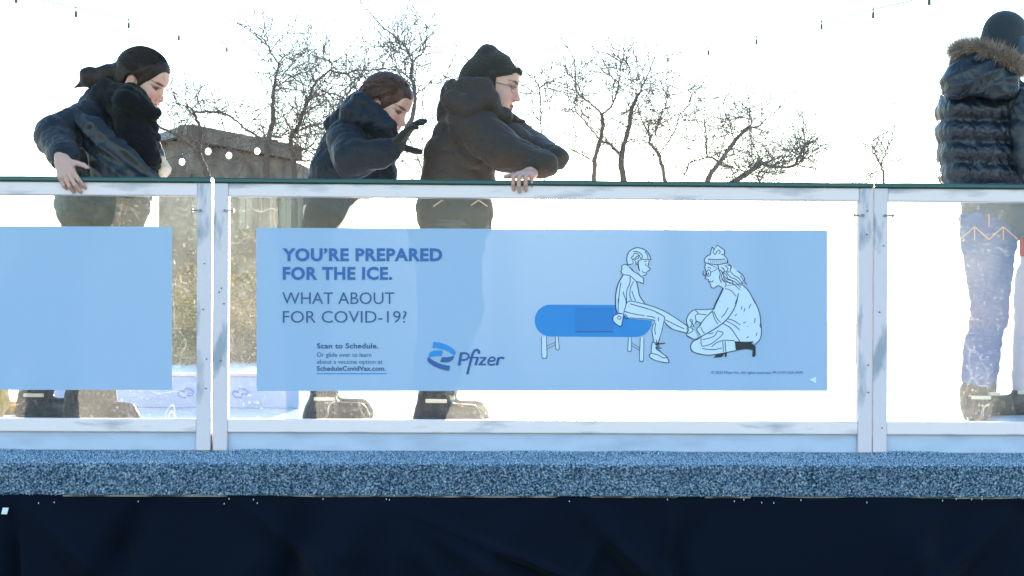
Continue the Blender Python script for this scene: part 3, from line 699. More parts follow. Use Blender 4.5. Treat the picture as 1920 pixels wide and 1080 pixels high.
# ---------------------------------------------------------------- hands
def hand_mesh(wrist, dirv, nrm, curls, thumb=(35, 20, 20), spread=4, side=1, h=.0028, sc=1.0, glove=0.0, thumb_roll=0.0, each=None):
    """wrist: world point; dirv: towards the fingers; nrm: back of the hand; side: +1 thumb on dir x nrm"""
    d = Vector(dirv).normalized(); n = Vector(nrm); n = (n-d*n.dot(d)).normalized(); s = d.cross(n)*side
    wv = Vector(wrist); g = lambda x, y, z: wv+(d*x+s*y+n*z)*sc
    pts = []
    seg = [(.045, .026, .022), (.050, .030, .023), (.046, .028, .022), (.036, .022, .019)]
    base = [(.092, .027), (.096, .008), (.092, -.011), (.084, -.028)]
    rad = [.0088, .0090, .0086, .0076]
    for i in range(4):
        p = Vector(g(base[i][0], base[i][1], .002)); a = 0.0; fan = math.radians((each[i] if each else (1.5-i)*spread))
        dd = d*math.cos(fan)+s*math.sin(fan); ch = [p]
        for j, L in enumerate(seg[i]):
            a += math.radians(curls[i][j]); ch.append(ch[-1]+(dd*math.cos(a)-n*math.sin(a))*L*sc)
        pts.append((ch, rad[i]*sc+glove))
    tp = [Vector(g(.028, .024, -.004))]; a = math.radians(thumb[0]); tr = thumb_roll
    dd = d*math.cos(a)+(s*math.cos(tr)-n*math.sin(tr))*math.sin(a)
    tp.append(tp[-1]+dd*.045*sc)
    for j, L in enumerate((.032, .026)):
        a -= math.radians(thumb[j+1]); dd = d*math.cos(a)+(s*math.cos(tr)-n*math.sin(tr))*math.sin(a); tp.append(tp[-1]+dd*L*sc)
    allp = [q for c, _ in pts for q in c]+tp+[wv-d*.06]; lo = np.min([tuple(q) for q in allp], 0)-.05; hi = np.max([tuple(q) for q in allp], 0)+.05
    f = Field(lo, hi, h)
    f.cap(wv-d*.05*sc, g(.01, 0, 0), .026*sc+glove, .025*sc+glove, k=.015)
    for y0, y1, r in ((.018, .026, .0135), (.006, .008, .0145), (-.006, -.011, .014), (-.017, -.027, .0125)):
        f.cap(g(.006, y0, 0), g(base[0][0]-.003, y1, .001), r*sc+glove, (r-.002)*sc+glove, k=.012)
    f.cap(g(.012, .012, -.006), g(.06, .026, -.006), .016*sc+glove, .011*sc+glove, k=.014)
    for c, r in pts:
        for j in range(3): f.cap(c[j], c[j+1], r*(1-.08*j), r*(.95-.1*j), k=.003+(.004 if j == 0 else 0))
    for j in range(3): f.cap(tp[j], tp[j+1], (.0125, .0102, .0095)[j]*sc+glove, (.0102, .0095, .0075)[j]*sc+glove, k=.008 if j == 0 else .003)
    V, Q = f.mesh(); return smoothV(V, Q, 1, .35), Q
def body_mesh(prims, h=.011):
    lo = np.full(3, 1e9); hi = -lo; pr = []
    for p in prims:
        a, b = Vector(at(*p[0])), Vector(at(*p[1])); ra, rb = p[2]*PX(p[0][2]), p[3]*PX(p[1][2]); m = max(ra, rb)
        lo = np.minimum(lo, np.minimum(a, b)-m); hi = np.maximum(hi, np.maximum(a, b)+m); pr.append((a, b, ra, rb, p[4] if len(p) > 4 else 1))
    f = Field(lo-.04, hi+.04, h)
    for a, b, ra, rb, ky in pr: f.cap(a, b, ra, rb, k=.03, ky=ky)
    V, Q = f.mesh(); return smoothV(V, Q, 1), Q
def person(label, M, bodyprims, hands, origin, group=None, headcol=1.0, tone=(1, 1, 1)):
    Vs, Qs, Cs = [], [], []; n = 0
    parts = [(xf(M, HEAD[0]), HEAD[1], HEAD[2])]
    for (V, Q) in [body_mesh(bodyprims)]+hands: parts.append((V, Q, np.tile(np.array([.62, .35, .28]), (len(V), 1))))
    for V, Q, c in parts: Vs.append(V); Qs.append(Q+n); Cs.append(c*np.array(tone)); n += len(V)
    o = obj('person', np.concatenate(Vs), np.concatenate(Qs), m_skin, None, True, np.concatenate(Cs), origin=origin)
    return tag(o, label, 'person', group)
# ---------------------------------------------------------------- clothing materials
m_navy = mat('navy_puffer', (.006, .009, .0155), .58, bump=(70, .18), crease=(11, .55), sheen=.06, spec=.35)
m_knit = mat('black_knit', (.005, .0056, .0068), .95, bump=(260, .5, (1, 1, .3)), sheen=.1, spec=.2)
m_leather = mat('black_patent', (.008, .009, .012), .42, bump=(60, .3, (1, 1, .4)), spec=.5)
m_hair1 = hairmat('dark_brown_hair', (.026, .016, .013)); m_hair2 = hairmat('brown_hair', (.070, .035, .027))
m_glove = mat('black_glove', (.012, .011, .011), .85, bump=(300, .3), sheen=.2)
m_trous1 = mat('brown_trousers', (.034, .026, .020), .85, bump=(120, .3), crease=(12, .5), var=(14, (.012, .010, .009), .45, .62))
m_trous2 = mat('dark_maroon_trousers', (.034, .018, .017), .85, bump=(120, .3), crease=(12, .5))
m_parka = mat('taupe_parka', (.042, .029, .023), .68, bump=(90, .2), crease=(9, .55), sheen=.08, spec=.35)
m_beanie = mat('olive_beanie', (.036, .030, .023), .95, bump=(220, .6, (1, 1, .25)), sheen=.2, spec=.2)
m_grey = mat('grey_trousers', (.085, .078, .066), .85, bump=(30, .5, (.4, .4, 3)), var=(26, (.035, .033, .03), .45, .6, (.3, .3, 3)))
m_sheen = mat('shiny_navy_puffer', (.0065, .0115, .020), .40, bump=(60, .2), crease=(16, .5, (1, 1, .6)), spec=.55)
m_jean = mat('blue_denim', (.035, .10, .26), .85, bump=(60, .3, (.5, .5, 2)), crease=(12, .5, (.6, .6, 1.6)), var=(9, (.06, .13, .27), .45, .7))
m_boot = mat('black_boot', (.012, .012, .013), .45, bump=(60, .2))
m_cream = mat('cream_trim', (.62, .54, .42), .85)
m_fur = mat('tan_fur', (.30, .235, .19), .9, vcol=True, transl=.25)
m_cap2 = mat('dark_knit_cap', (.012, .018, .027), .8, bump=(200, .3), sheen=.15)
m_band = mat('fleece_band', (.02, .045, .075), .9, sheen=.3)
m_red = mat('red_jacket', (.50, .03, .045), .6); m_pale = mat('pale_pink_trousers', (.62, .50, .52), .8, bump=(50, .2))
m_yellow = mat('yellow_plastic', (.75, .42, .03), .4); m_steel = mat('skate_steel', (.55, .56, .58), .25, .9)
m_orange = mat('orange_reflection', (.62, .36, .20), .8); m_frost = mat('eyeglass_frame', (.22, .18, .17), .3)  # m_orange: tint of the zigzag mirrored in the glass, as solid colour
def ptn(p): return tuple(at(*p))
def boot(p, toe, parent, r=30, hgt=70, mt=None, Y=None):
    """skate boot standing on the ice; p = ankle pixel"""
    Yp = p[2]; s = PX(Yp); a = at(*p); base = Vector((a.x, a.y, Z_ICE+.055))
    tv = Vector((toe[0], toe[1], 0)).normalized()
    f = Field(np.minimum(np.array(a), np.array(base))-.32, np.maximum(np.array(a), np.array(base))+.32, .006)
    f.cap(a, base+Vector((0, 0, .03)), r*s, r*s*.95, k=.02); f.cap(base+tv*-.035, base+tv*.15, .042, .036, k=.03); f.cap(base+tv*-.05+Vector((0, 0, -.022)), base+tv*.165+Vector((0, 0, -.022)), .034, .034, k=.006)
    V, Q = f.mesh(); o = obj('skate_boot', smoothV(V, Q, 1), Q, mt or m_boot, parent, True)
    b = MB(); sv = Vector((-tv.y, tv.x, 0))
    b.box((-.10, -.003, 0), (.20, .003, .02), lambda x, y, z: base+tv*x+sv*y+Vector((0, 0, z-.0545)))
    for xx in (-.06, .13): b.box((xx-.02, -.012, .018), (xx+.02, .012, .032), lambda x, y, z: base+tv*x+sv*y+Vector((0, 0, z-.0545)))
    b.build('blade', m_steel, o); b = MB()
    zz = Vector((0, 0, .035)); q = base+zz-tv.cross(Vector((0, 0, 1)))*0
    cdir = Vector((0, -1, 0))
    b.box((-.03, -.006, -.008), (.055, .004, .008), lambda x, y, z: base+Vector((x, y, z+.05))+cdir*(r*s*.98), .004); b.build('buckle', m_cream, o)
    return o
def strands(M, mt, parent, grow, end, n, seed):
    """locks of hair drawn back over the cap from the hairline to the bun or nape"""
    rr = random.Random(seed); b = MB(); R = Vector((.098+grow, .076+grow, .092+grow)); E = Vector(end).normalized()
    for i in range(n):
        f = rr.uniform(-1, 1)*math.pi/2; s = Vector((.12+.62*math.cos(f), .98*math.sin(f), -.05+.72*math.cos(f))).normalized(); e = (E+Vector((0, rr.gauss(0, .10), rr.gauss(0, .10)))).normalized()
        t0 = rr.uniform(0, .45); t1 = min(1, t0+rr.uniform(.35, .7)); lift = rr.uniform(-.0006, .0022); wv = rr.gauss(0, .02); pts = []; ph = rr.uniform(0, 6)
        for k in range(9):
            t = t0+(t1-t0)*k/8; d = s.lerp(e, t).normalized(); d = (d+Vector((0, wv*math.sin(t*7+ph), wv*math.cos(t*6+ph)))).normalized()
            g = 1/math.sqrt((d.x/R.x)**2+(d.y/R.y)**2+(d.z/R.z)**2); pts.append(M @ (Vector((-.012, 0, .037))+d*(g+lift+.0012)))
        r = rr.uniform(.0008, .0022); b.tube(pts, [r*(.25+.75*math.sin(math.pi*(k+.4)/8.8)) for k in range(9)], 4)
    return b.build('hair_locks', mt, parent, True)
def hair_cap(M, mt, parent, grow=.010, sleek=True, seed=1, nape=-.085):
    f = Field((-.15, -.13, -.14), (.13, .13, .17), .003)
    f.ell((-.012, 0, .037), (.098+grow, .076+grow, .092+grow), k=.01); f.ell((-.04, 0, -.02), (.068, .068, .075), k=.03); f.ell((.074, 0, .064), (.036, .058, .042), k=.03)
    def cutf(P):
        x, y, z = P[..., 0], P[..., 1], P[..., 2]; ay = np.abs(y)
        front = .733*(x-.020)-.686*(z+.015)+.003*np.sin(z*90+ay*60)
        ear = .030-np.sqrt((x+.004)**2+((z+.012)*.8)**2+np.minimum(0, ay-.055)**2*4)
        return np.maximum(np.maximum(front, nape-z), ear)
    f.disp(lambda P: np.clip(grow-.004, 0, 1)*np.clip(1+(.733*(P[..., 0]-.020)-.686*(P[..., 2]+.015))/.045, 0, 1))
    f.cut(cutf)
    for s in (1, -1): f.cap((.040, s*.067, .035), (.026, s*.074, -.012), .014, .004, k=.01)
    def groove(P):
        a = np.arctan2(P[..., 1], P[..., 2]+.02+0*P[..., 0]); b = np.arctan2(P[..., 1]+.0, P[..., 0]+.2)
        return .0003*np.sin(a*70+18*P[..., 0]+2*vnoise(P, 25, seed))+(.002+.15*(grow-.017))*vnoise(P, 45, seed+2)+.0015*vnoise(P, 110, seed+5)
    f.disp(groove)
    return local_obj('hair', f, M, mt, parent)
def flyaway(M, mt, parent, seed, n=60, z0=.0, R=.108):
    rr = random.Random(seed); b = MB()
    for i in range(n):
        a = rr.uniform(-1.3, 1.3); e = rr.uniform(.1, 1.5)
        d0 = Vector((math.cos(e)*rr.choice((-1, -.6, .5)), math.sin(a)*.6, math.sin(e))).normalized(); p = Vector((-.012, 0, .037))+Vector((d0.x*R, d0.y*.085, d0.z*.1))
        t = d0.cross(Vector((0, 1, 0))).normalized()*rr.choice((1, -1)); L = rr.uniform(.015, .045)
        pts = [p+t*L*k/3+d0*(L*.35*(k/3)**1.5) for k in range(4)]
        b.tube([M @ q for q in pts], [.0006, .0005, .0004, .0002], 3)
    return b.build('flyaway_hair', mt, parent)
def eyes(M, parent):
    for s in (1, -1):
        f = MB(); bm = bmesh.new(); bmesh.ops.create_uvsphere(bm, u_segments=16, v_segments=10, radius=.0118)
        f.bm(bm, lambda x, y, z, s=s: M @ Vector((.0805+x, s*.032+y, .0095+z)))
        cols = []; c0 = M @ Vector((.0805, s*.032, .0095)); fw = (M.to_3x3() @ Vector((1, s*.12, -.12))).normalized()
        for v in f.v:
            d = (v-c0).normalized().dot(fw); cols.append((.006, .005, .005) if d > .93 else (.06, .03, .015) if d > .80 else (.62, .58, .56))
        obj('eye', f.v, f.f, m_eye, parent, True, np.array(cols))
m_eye = mat('eye', (1, 1, 1), .15, vcol=True)

# ================================================================ person A: woman at the left with the big black scarf
MA = head_mat((264, 157, 6.42), 24, -14, 0, .95)
wr = at(113, 305, 6.04)
gx = at(126, 341, 6.02)
hA = hand_mesh(at(115, 300, 6.0), (at(128, 336, 5.928)-at(115, 300, 6.0)), Vector((-.2, -.95, .3)), [(25, 42, 25), (28, 46, 28), (30, 48, 30), (34, 52, 30)], thumb=(40, 5, 10), side=-1, sc=.97)
A = person('woman in black scarf leaning over the rail with her bare hand on it', MA,
    [((215, 200, 6.46), (195, 380, 6.5), 40, 55, .8), ((160, 235, 6.36), (98, 262, 6.24), 22, 19), ((98, 262, 6.24), (114, 298, 6.02), 18, 13), ((255, 235, 6.6), (285, 310, 6.5), 22, 17), ((285, 310, 6.5), (300, 345, 6.42), 15, 12),
     ((172, 385, 6.47), (170, 790, 6.5), 30, 26), ((215, 390, 6.6), (100, 600, 6.7), 38, 25), ((100, 600, 6.7), (66, 770, 6.75), 24, 18)], [hA], (*at(190, 600, 6.5).xy, Z_ICE))
eyes(MA, A)
sdf_obj('jacket', [('c', (200, 215, 6.46), (190, 345, 6.48), 58, 80, dict(ky=.85)), ('c', (190, 345, 6.48), (192, 372, 6.5), 84, 92, dict(ky=.8)),
    ('c', (165, 222, 6.36), (104, 255, 6.24), 36, 40, dict(q=.075, qa=.003)), ('c', (104, 255, 6.24), (118, 290, 6.07), 38, 28, dict(q=.07, qa=.003)), ('c', (118, 290, 6.07), (118, 296, 6.04), 28, 25, {}),
    ('c', (255, 230, 6.6), (282, 300, 6.5), 34, 28, {}), ('c', (282, 300, 6.5), (292, 326, 6.42), 26, 22, {})], m_navy, A, .006, fold=folds(0.0052, 58, 5))
sdf_obj('scarf', [('c', (196, 190, 6.42), (245, 190, 6.36), 34, 36, {}), ('c', (178, 190, 6.44), (205, 178, 6.44), 24, 38, {}), ('c', (240, 190, 6.30), (287, 212, 6.30), 30, 15, dict(k=.01)), ('c', (225, 180, 6.55), (280, 208, 6.5), 28, 14, {}),
    ('c', (250, 215, 6.34), (262, 265, 6.32), 42, 40, dict(ky=.7)), ('c', (262, 260, 6.30), (282, 300, 6.28), 30, 24, dict(ky=.7)), ('c', (190, 205, 6.4), (160, 215, 6.4), 28, 22, {}), ('e', (297, 212, 6.30), (9, 9, 7), 30, dict(k=.006))],
    m_knit, A, .005, fold=folds(0.0057, 72, 9, (1, 1, 1.2)))
hr = hair_cap(MA, m_hair1, A, .021, seed=4)
sdf_obj('hair_bun', [('e', (176, 147, 6.44), (28, 20, 20), 25, {}), ('e', (196, 138, 6.44), (16, 14, 14), 0, {}), ('c', (160, 153, 6.45), (139, 165, 6.46), 9, 1.5, {}), ('c', (165, 140, 6.45), (150, 135, 6.46), 7, 1.5, {}), ('c', (205, 140, 6.43), (225, 135, 6.42), 18, 22, {})], m_hair1, A, .0035, fold=lambda P: .003*vnoise(P, 130, 3)+.004*vnoise(P, 60, 7))
flyaway(MA, m_hair1, A, 3, 110, R=.122); strands(MA, m_hair1, A, .021, (-.92, 0, .25), 420, 3)
rr = random.Random(2); b = MB()
for i in range(40):
    p = at(rr.uniform(150, 200), rr.uniform(130, 160), 6.44+rr.uniform(-.04, .04)); q = p+Vector((rr.uniform(-.05, .0), rr.uniform(-.02, .02), rr.uniform(-.01, .03)))
    b.tube([p, p.lerp(q, .5)+Vector((0, 0, .008)), q], [.0007, .0006, .0002], 3)
b.build('loose_hair', m_hair1, A)
b = MB(); bm = bmesh.new(); bmesh.ops.create_icosphere(bm, subdivisions=2, radius=.0065); b.bm(bm, lambda x, y, z: MA @ Vector((.004+x, -.089+y, -.036+z))); b.build('earring', m_white, A, True)
sdf_obj('trousers', [('c', (190, 385, 6.48), (172, 440, 6.46), 88, 62, dict(ky=.75)), ('c', (172, 440, 6.46), (170, 740, 6.47), 56, 45, dict(ky=.85)), ('c', (170, 740, 6.47), (170, 775, 6.47), 45, 46, {}), ('c', (205, 420, 6.58), (110, 600, 6.68), 50, 38, {}), ('c', (110, 600, 6.68), (68, 740, 6.74), 36, 32, {})],
    m_trous1, A, .0075, fold=folds(0.0069, 53, 12))
boot((170, 770, 6.47), (1, -.1), A, 26); boot((66, 740, 6.74), (1, .05), A, 31)
b = MB(); sdf_obj('pompom', [('c', (303, 300, 6.36), (309, 318, 6.36), 8, 10, {}), ('c', (309, 318, 6.36), (303, 336, 6.36), 9, 6, {})], m_cream, A, .003, fold=lambda P: .002*vnoise(P, 300, 2))
# shiny black bag slung across her back: strap and body, worn but its own thing
bag = sdf_obj('shoulder_bag', [('c', (128, 212, 6.26), (175, 240, 6.20), 13, 19, dict(ky=.6)), ('c', (175, 240, 6.20), (225, 285, 6.185), 21, 20, dict(ky=.55)), ('c', (225, 285, 6.185), (285, 335, 6.21), 20, 16, dict(ky=.55)),
    ('c', (190, 275, 6.185), (215, 335, 6.175), 22, 30, dict(ky=.55)), ('c', (215, 330, 6.175), (265, 352, 6.18), 26, 22, dict(ky=.6)), ('c', (165, 260, 6.2), (185, 330, 6.19), 10, 16, dict(ky=.6))], m_leather, None, .005,
    fold=lambda P: .0045*np.abs(np.sin((P[..., 0]*.75+P[..., 2])*52+2.2*vnoise(P, 16, 2)))-.003+folds(.004, 55, 8)(P))
tag(bag, 'shiny black crumpled bag slung across the back of the woman in the black scarf', 'bag')

# ================================================================ person B: girl with raised black glove
MBm = head_mat((719, 201, 6.55), 27, -22, -4, .97)
wB = at(734, 279, 6.32)
gd = at(772, 238, 6.30)-wB
hB = hand_mesh(wB, gd, Vector((-.76, .12, .65)), [(0, 12, 26), (2, 14, 28), (4, 15, 30), (7, 18, 32)], thumb=(68, 4, 6), side=-1, sc=.88, glove=.0045, spread=2.5, thumb_roll=1.25)
Bp = person('brown haired girl in navy hooded puffer raising a black gloved hand', MBm,
    [((660, 235, 6.6), (610, 395, 6.6), 38, 42, .8), ((655, 262, 6.46), (668, 300, 6.34), 20, 17), ((668, 300, 6.34), (732, 283, 6.32), 16, 11), ((690, 260, 6.72), (720, 330, 6.6), 18, 14),
     ((612, 400, 6.6), (602, 560, 6.55), 26, 22), ((602, 560, 6.55), (606, 750, 6.55), 20, 10), ((620, 400, 6.7), (640, 560, 6.75), 34, 24), ((640, 560, 6.75), (612, 745, 6.8), 20, 10)], [], (*at(610, 600, 6.6).xy, Z_ICE))
eyes(MBm, Bp)
obj('glove', hB[0], hB[1], m_glove, Bp, True)
sdf_obj('jacket', [('c', (668, 245, 6.6), (645, 330, 6.6), 52, 66, dict(ky=.85)), ('c', (645, 330, 6.6), (628, 372, 6.6), 66, 60, dict(ky=.8)), ('c', (650, 262, 6.48), (662, 298, 6.36), 40, 38, dict(q=.075, qa=.006)),
    ('c', (662, 298, 6.36), (712, 288, 6.32), 38, 27, dict(q=.07, qa=.006)), ('c', (712, 288, 6.32), (732, 280, 6.32), 27, 21, {}), ('c', (690, 262, 6.74), (718, 322, 6.62), 34, 26, {}), ('c', (718, 322, 6.62), (722, 345, 6.6), 26, 22, {})], m_navy, Bp, .006, fold=folds(0.0048, 62, 31))
sdf_obj('glove_cuff', [('c', (716, 288, 6.32), (742, 274, 6.32), 22, 17, {})], m_glove, Bp, .004, fold=folds(0.0023, 144, 3))
sdf_obj('hood', [('c', (626, 232, 6.58), (672, 190, 6.56), 17, 21, {}), ('c', (622, 236, 6.58), (660, 236, 6.52), 14, 22, {}), ('c', (676, 190, 6.46), (730, 236, 6.42), 20, 15, dict(q=.05, qa=.004)), ('c', (676, 188, 6.66), (733, 240, 6.66), 20, 13, {}),
    ('c', (660, 215, 6.47), (722, 246, 6.43), 26, 15, dict(q=.06, qa=.004)), ('c', (690, 225, 6.42), (738, 250, 6.42), 18, 7, {}), ('c', (668, 250, 6.47), (722, 260, 6.47), 22, 13, {}), ('c', (668, 252, 6.6), (722, 262, 6.62), 26, 14, {}), ('c', (650, 225, 6.58), (680, 185, 6.56), 22, 14, {}), ('c', (738, 250, 6.42), (738, 254, 6.62), 7, 8, {})], m_navy, Bp, .005, fold=folds(0.0046, 72, 17))
hair_cap(MBm, m_hair2, Bp, .017, seed=9, nape=-.09); flyaway(MBm, m_hair2, Bp, 5, 90, R=.117); strands(MBm, m_hair2, Bp, .017, (-.75, 0, -.6), 420, 5)
sdf_obj('trousers', [('c', (622, 375, 6.6), (610, 430, 6.58), 50, 44, dict(ky=.8)), ('c', (610, 430, 6.58), (602, 560, 6.55), 44, 33, {}), ('c', (602, 560, 6.55), (605, 735, 6.55), 31, 25, {}), ('c', (622, 420, 6.7), (640, 560, 6.75), 40, 30, {}), ('c', (640, 560, 6.75), (614, 735, 6.8), 28, 22, {})], m_trous2, Bp, .007, fold=folds(0.0057, 67, 41))
boot((605, 745, 6.55), (1, -.2), Bp, 25); boot((612, 740, 6.8), (1, .2), Bp, 22)

# ================================================================ person C: man in beanie leaning on the rail
MC = head_mat((921, 163, 6.45), 12, -4, 0, 1.0)
hC = hand_mesh(at(994, 325, 6.115), (at(977, 330, 5.97)-at(994, 325, 6.115)), Vector((0.05, .15, .98)), [(8, 72, 22), (10, 76, 22), (10, 78, 24), (10, 80, 24)], thumb=(35, 10, 10), side=1, sc=1.0, spread=5)
Cp = person('man in dark knit beanie and taupe hooded parka leaning forward on the rail', MC,
    [((885, 215, 6.5), (858, 390, 6.5), 44, 50, .8), ((880, 235, 6.40), (942, 286, 6.26), 22, 19), ((942, 286, 6.28), (1004, 306, 6.16), 17, 12), ((930, 235, 6.62), (985, 295, 6.5), 20, 17), ((985, 295, 6.5), (1025, 305, 6.25), 16, 12),
     ((858, 400, 6.5), (842, 560, 6.45), 32, 26), ((842, 560, 6.45), (814, 750, 6.45), 22, 10), ((862, 400, 6.62), (880, 560, 6.6), 42, 28), ((880, 560, 6.6), (829, 750, 6.7), 22, 10)], [hC], (*at(840, 600, 6.5).xy, Z_ICE))
eyes(MC, Cp)
sdf_obj('parka', [('c', (878, 225, 6.5), (862, 300, 6.5), 54, 66, dict(ky=.9)), ('c', (862, 300, 6.5), (856, 395, 6.5), 68, 78, dict(ky=.85)), ('c', (884, 232, 6.40), (944, 284, 6.26), 46, 38, {}), ('c', (944, 284, 6.28), (1016, 308, 6.15), 39, 26, {}), ('c', (905, 232, 6.46), (965, 272, 6.42), 44, 36, {}),
    ('c', (1016, 308, 6.15), (1026, 310, 6.145), 25, 22, {}), ('c', (930, 232, 6.6), (995, 276, 6.48), 38, 32, {}), ('c', (995, 274, 6.48), (1044, 298, 6.27), 31, 23, {}), ('c', (900, 215, 6.5), (945, 235, 6.5), 40, 22, {})], m_parka, Cp, .0065, fold=folds(0.0057, 48, 55))
sdf_obj('parka_hood', [('c', (846, 168, 6.5), (838, 215, 6.5), 19, 22, {}), ('c', (850, 165, 6.42), (912, 188, 6.35), 17, 27, {}), ('c', (870, 156, 6.38), (910, 160, 6.35), 13, 16, {}), ('c', (850, 165, 6.6), (905, 200, 6.64), 17, 22, {}), ('c', (905, 205, 6.36), (944, 218, 6.37), 24, 17, {}), ('c', (905, 205, 6.62), (944, 218, 6.6), 24, 17, {}),
    ('c', (944, 218, 6.38), (984, 229, 6.45), 12, 4, dict(k=.01)), ('c', (848, 190, 6.36), (880, 205, 6.34), 22, 26, {})], m_parka, Cp, .005, fold=folds(0.0046, 67, 60))
f = Field((-.17, -.13, -.09), (.14, .13, .2), .0035)
f.ell((-.012, 0, .040), (.110, .090, .092), k=.01); f.cap((-.012, 0, .085), (-.040, 0, .118), .070, .047, k=.03); f.ell((-.060, 0, .0), (.072, .082, .085), k=.03)
f.cut(lambda P: np.maximum(.45*(P[..., 0]-.0)-.9*(P[..., 2]-.032), -.075-P[..., 2]+0*P[..., 0]))
f.cap((.095, -.02, .078), (.095, .02, .078), .012, .012, k=.02)
for s in (1, -1): f.cap((.093, s*.03, .080), (.0, s*.088, .036), .012, .012, k=.012)
f.cut(lambda P: .47*P[..., 0]-.88*(P[..., 2]+.010))
f.disp(lambda P: .0018*np.sin(np.arctan2(P[..., 1], P[..., 0]+.01)*60)+.003*vnoise(P, 30, 4))
local_obj('beanie', f, MC, m_beanie, Cp)
b = MB()
for s in (1, -1):
    ring = [MC @ Vector((.098-.012*abs(math.cos(a))*(1), s*(.034+.024*math.cos(a)), .006+.019*math.sin(a))) for a in np.linspace(0, 2*math.pi, 21)]
    b.tube(ring, [.0016]*21, 5); b.tube([MC @ Vector((.088, s*.06, .012)), MC @ Vector((.0, s*.083, .012))], [.0016]*2, 5)
b.tube([MC @ Vector((.108, -.012, .010)), MC @ Vector((.108, .012, .010))], [.0016]*2, 5); b.build('eyeglasses', m_frost, Cp)
f = Field((-.12, -.11, -.14), (.1, .11, .07), .003)
for s in (1, -1): f.cap((-.005, s*.070, .03), (.012, s*.062, -.06), .024, .022, k=.01); f.cap((.012, s*.062, -.06), (.06, s*.032, -.105), .020, .014, k=.01)
f.ell((-.045, 0, -.03), (.06, .078, .07), k=.02)
f.disp(lambda P: .002*vnoise(P, 160, 3)); local_obj('side_hair', f, MC, m_hair1, Cp)
sdf_obj('trousers', [('c', (857, 400, 6.5), (855, 440, 6.5), 74, 66, dict(ky=.75)), ('c', (848, 440, 6.46), (842, 560, 6.45), 52, 40, {}), ('c', (842, 560, 6.45), (815, 740, 6.45), 38, 30, {}), ('c', (866, 440, 6.6), (880, 560, 6.6), 50, 38, {}), ('c', (880, 560, 6.6), (830, 740, 6.7), 36, 26, {})], m_grey, Cp, .007, fold=folds(0.0057, 58, 71))
boot((813, 745, 6.45), (1, -.1), Cp, 31); boot((829, 745, 6.7), (1, .2), Cp, 26)

def zigzag(parent, x0, x1, y, Y, amp, step, bars):  # zigzag reflection in the pane, modelled as orange tubes over the clothing
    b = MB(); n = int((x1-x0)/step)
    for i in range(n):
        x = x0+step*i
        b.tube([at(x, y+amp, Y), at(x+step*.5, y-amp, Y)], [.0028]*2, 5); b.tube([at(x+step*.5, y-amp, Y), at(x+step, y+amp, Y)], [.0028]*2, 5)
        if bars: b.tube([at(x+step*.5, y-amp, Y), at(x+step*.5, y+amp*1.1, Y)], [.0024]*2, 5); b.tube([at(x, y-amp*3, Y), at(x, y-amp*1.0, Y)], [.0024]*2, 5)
    return b.build('zigzag_reflection', m_orange, parent)

# ================================================================ person D: man in shiny puffer with fur-trimmed hood, seen from behind
MD = head_mat((1886, 86, 7.0), 6, 38, 0, 1.02)
Dp = person('person seen from behind in shiny navy puffer with tan fur hood trim and jeans', MD,
    [((1864, 190, 7.02), (1856, 400, 7.02), 26, 36, .8), ((1915, 200, 6.92), (1935, 300, 6.86), 22, 19), ((1935, 300, 6.86), (1960, 380, 6.8), 18, 13), ((1800, 200, 7.12), (1800, 310, 7.2), 22, 18), ((1800, 310, 7.2), (1830, 380, 7.22), 16, 12),
     ((1853, 410, 7.03), (1848, 590, 6.98), 24, 26), ((1848, 590, 6.98), (1826, 745, 7.0), 24, 10), ((1866, 420, 7.1), (1856, 590, 7.25), 24, 20), ((1856, 590, 7.25), (1846, 730, 7.35), 18, 10)],
    [hand_mesh(at(1962, 384, 6.8), Vector((.1, 0, -1)), Vector((.6, -.6, 0)), [(15, 20, 15)]*4), hand_mesh(at(1834, 386, 7.22), Vector((.2, 0, -1)), Vector((-.8, .4, 0)), [(15, 20, 15)]*4)], (*at(1850, 600, 7.0).xy, Z_ICE), tone=(1, .9, .85))
eyes(MD, Dp)
bz = []
for i, (y, xl, xr) in enumerate([(178, 1788, 1916), (215, 1780, 1922), (255, 1778, 1925), (295, 1782, 1925), (332, 1786, 1925), (360, 1795, 1925)]):
    bz.append(('c', (xl+2, y-(6 if i else 0), 7.04), (xr, y+(-2 if i else 4), 7.0), 27 if i < 5 else 20, 26 if i < 5 else 20, dict(ky=2.1 if 0 < i < 5 else 1.7, k=.024)))
bz += [('c', (1845, 175, 7.03), (1880, 175, 7.02), 40, 40, dict(ky=1.2)), ('c', (1912, 190, 6.90), (1924, 222, 6.87), 27, 29, dict(k=.012)), ('c', (1920, 245, 6.86), (1926, 262, 6.85), 28, 28, dict(k=.01)), ('c', (1926, 288, 6.84), (1932, 304, 6.83), 27, 26, dict(k=.01)), ('c', (1936, 328, 6.81), (1950, 360, 6.78), 24, 21, dict(k=.01)),
       ('c', (1795, 200, 7.14), (1792, 300, 7.22), 30, 27, dict(q=.085, qa=.006)), ('c', (1792, 300, 7.22), (1825, 372, 7.22), 25, 20, {})]
sdf_obj('puffer_jacket', bz, m_sheen, Dp, .0065, fold=lambda P: folds(0.0034, 82, 80)(P)+.0016*vnoise(P*np.array([1, 1, .5]), 150, 5))
sdf_obj('jacket_hem', [('c', (1864, 378, 7.02), (1866, 410, 7.02), 63, 60, dict(ky=.75))], mat('teal_hem', (.05, .085, .11), .8, bump=(80, .2)), Dp, .007, fold=folds(0.0034, 72, 4))
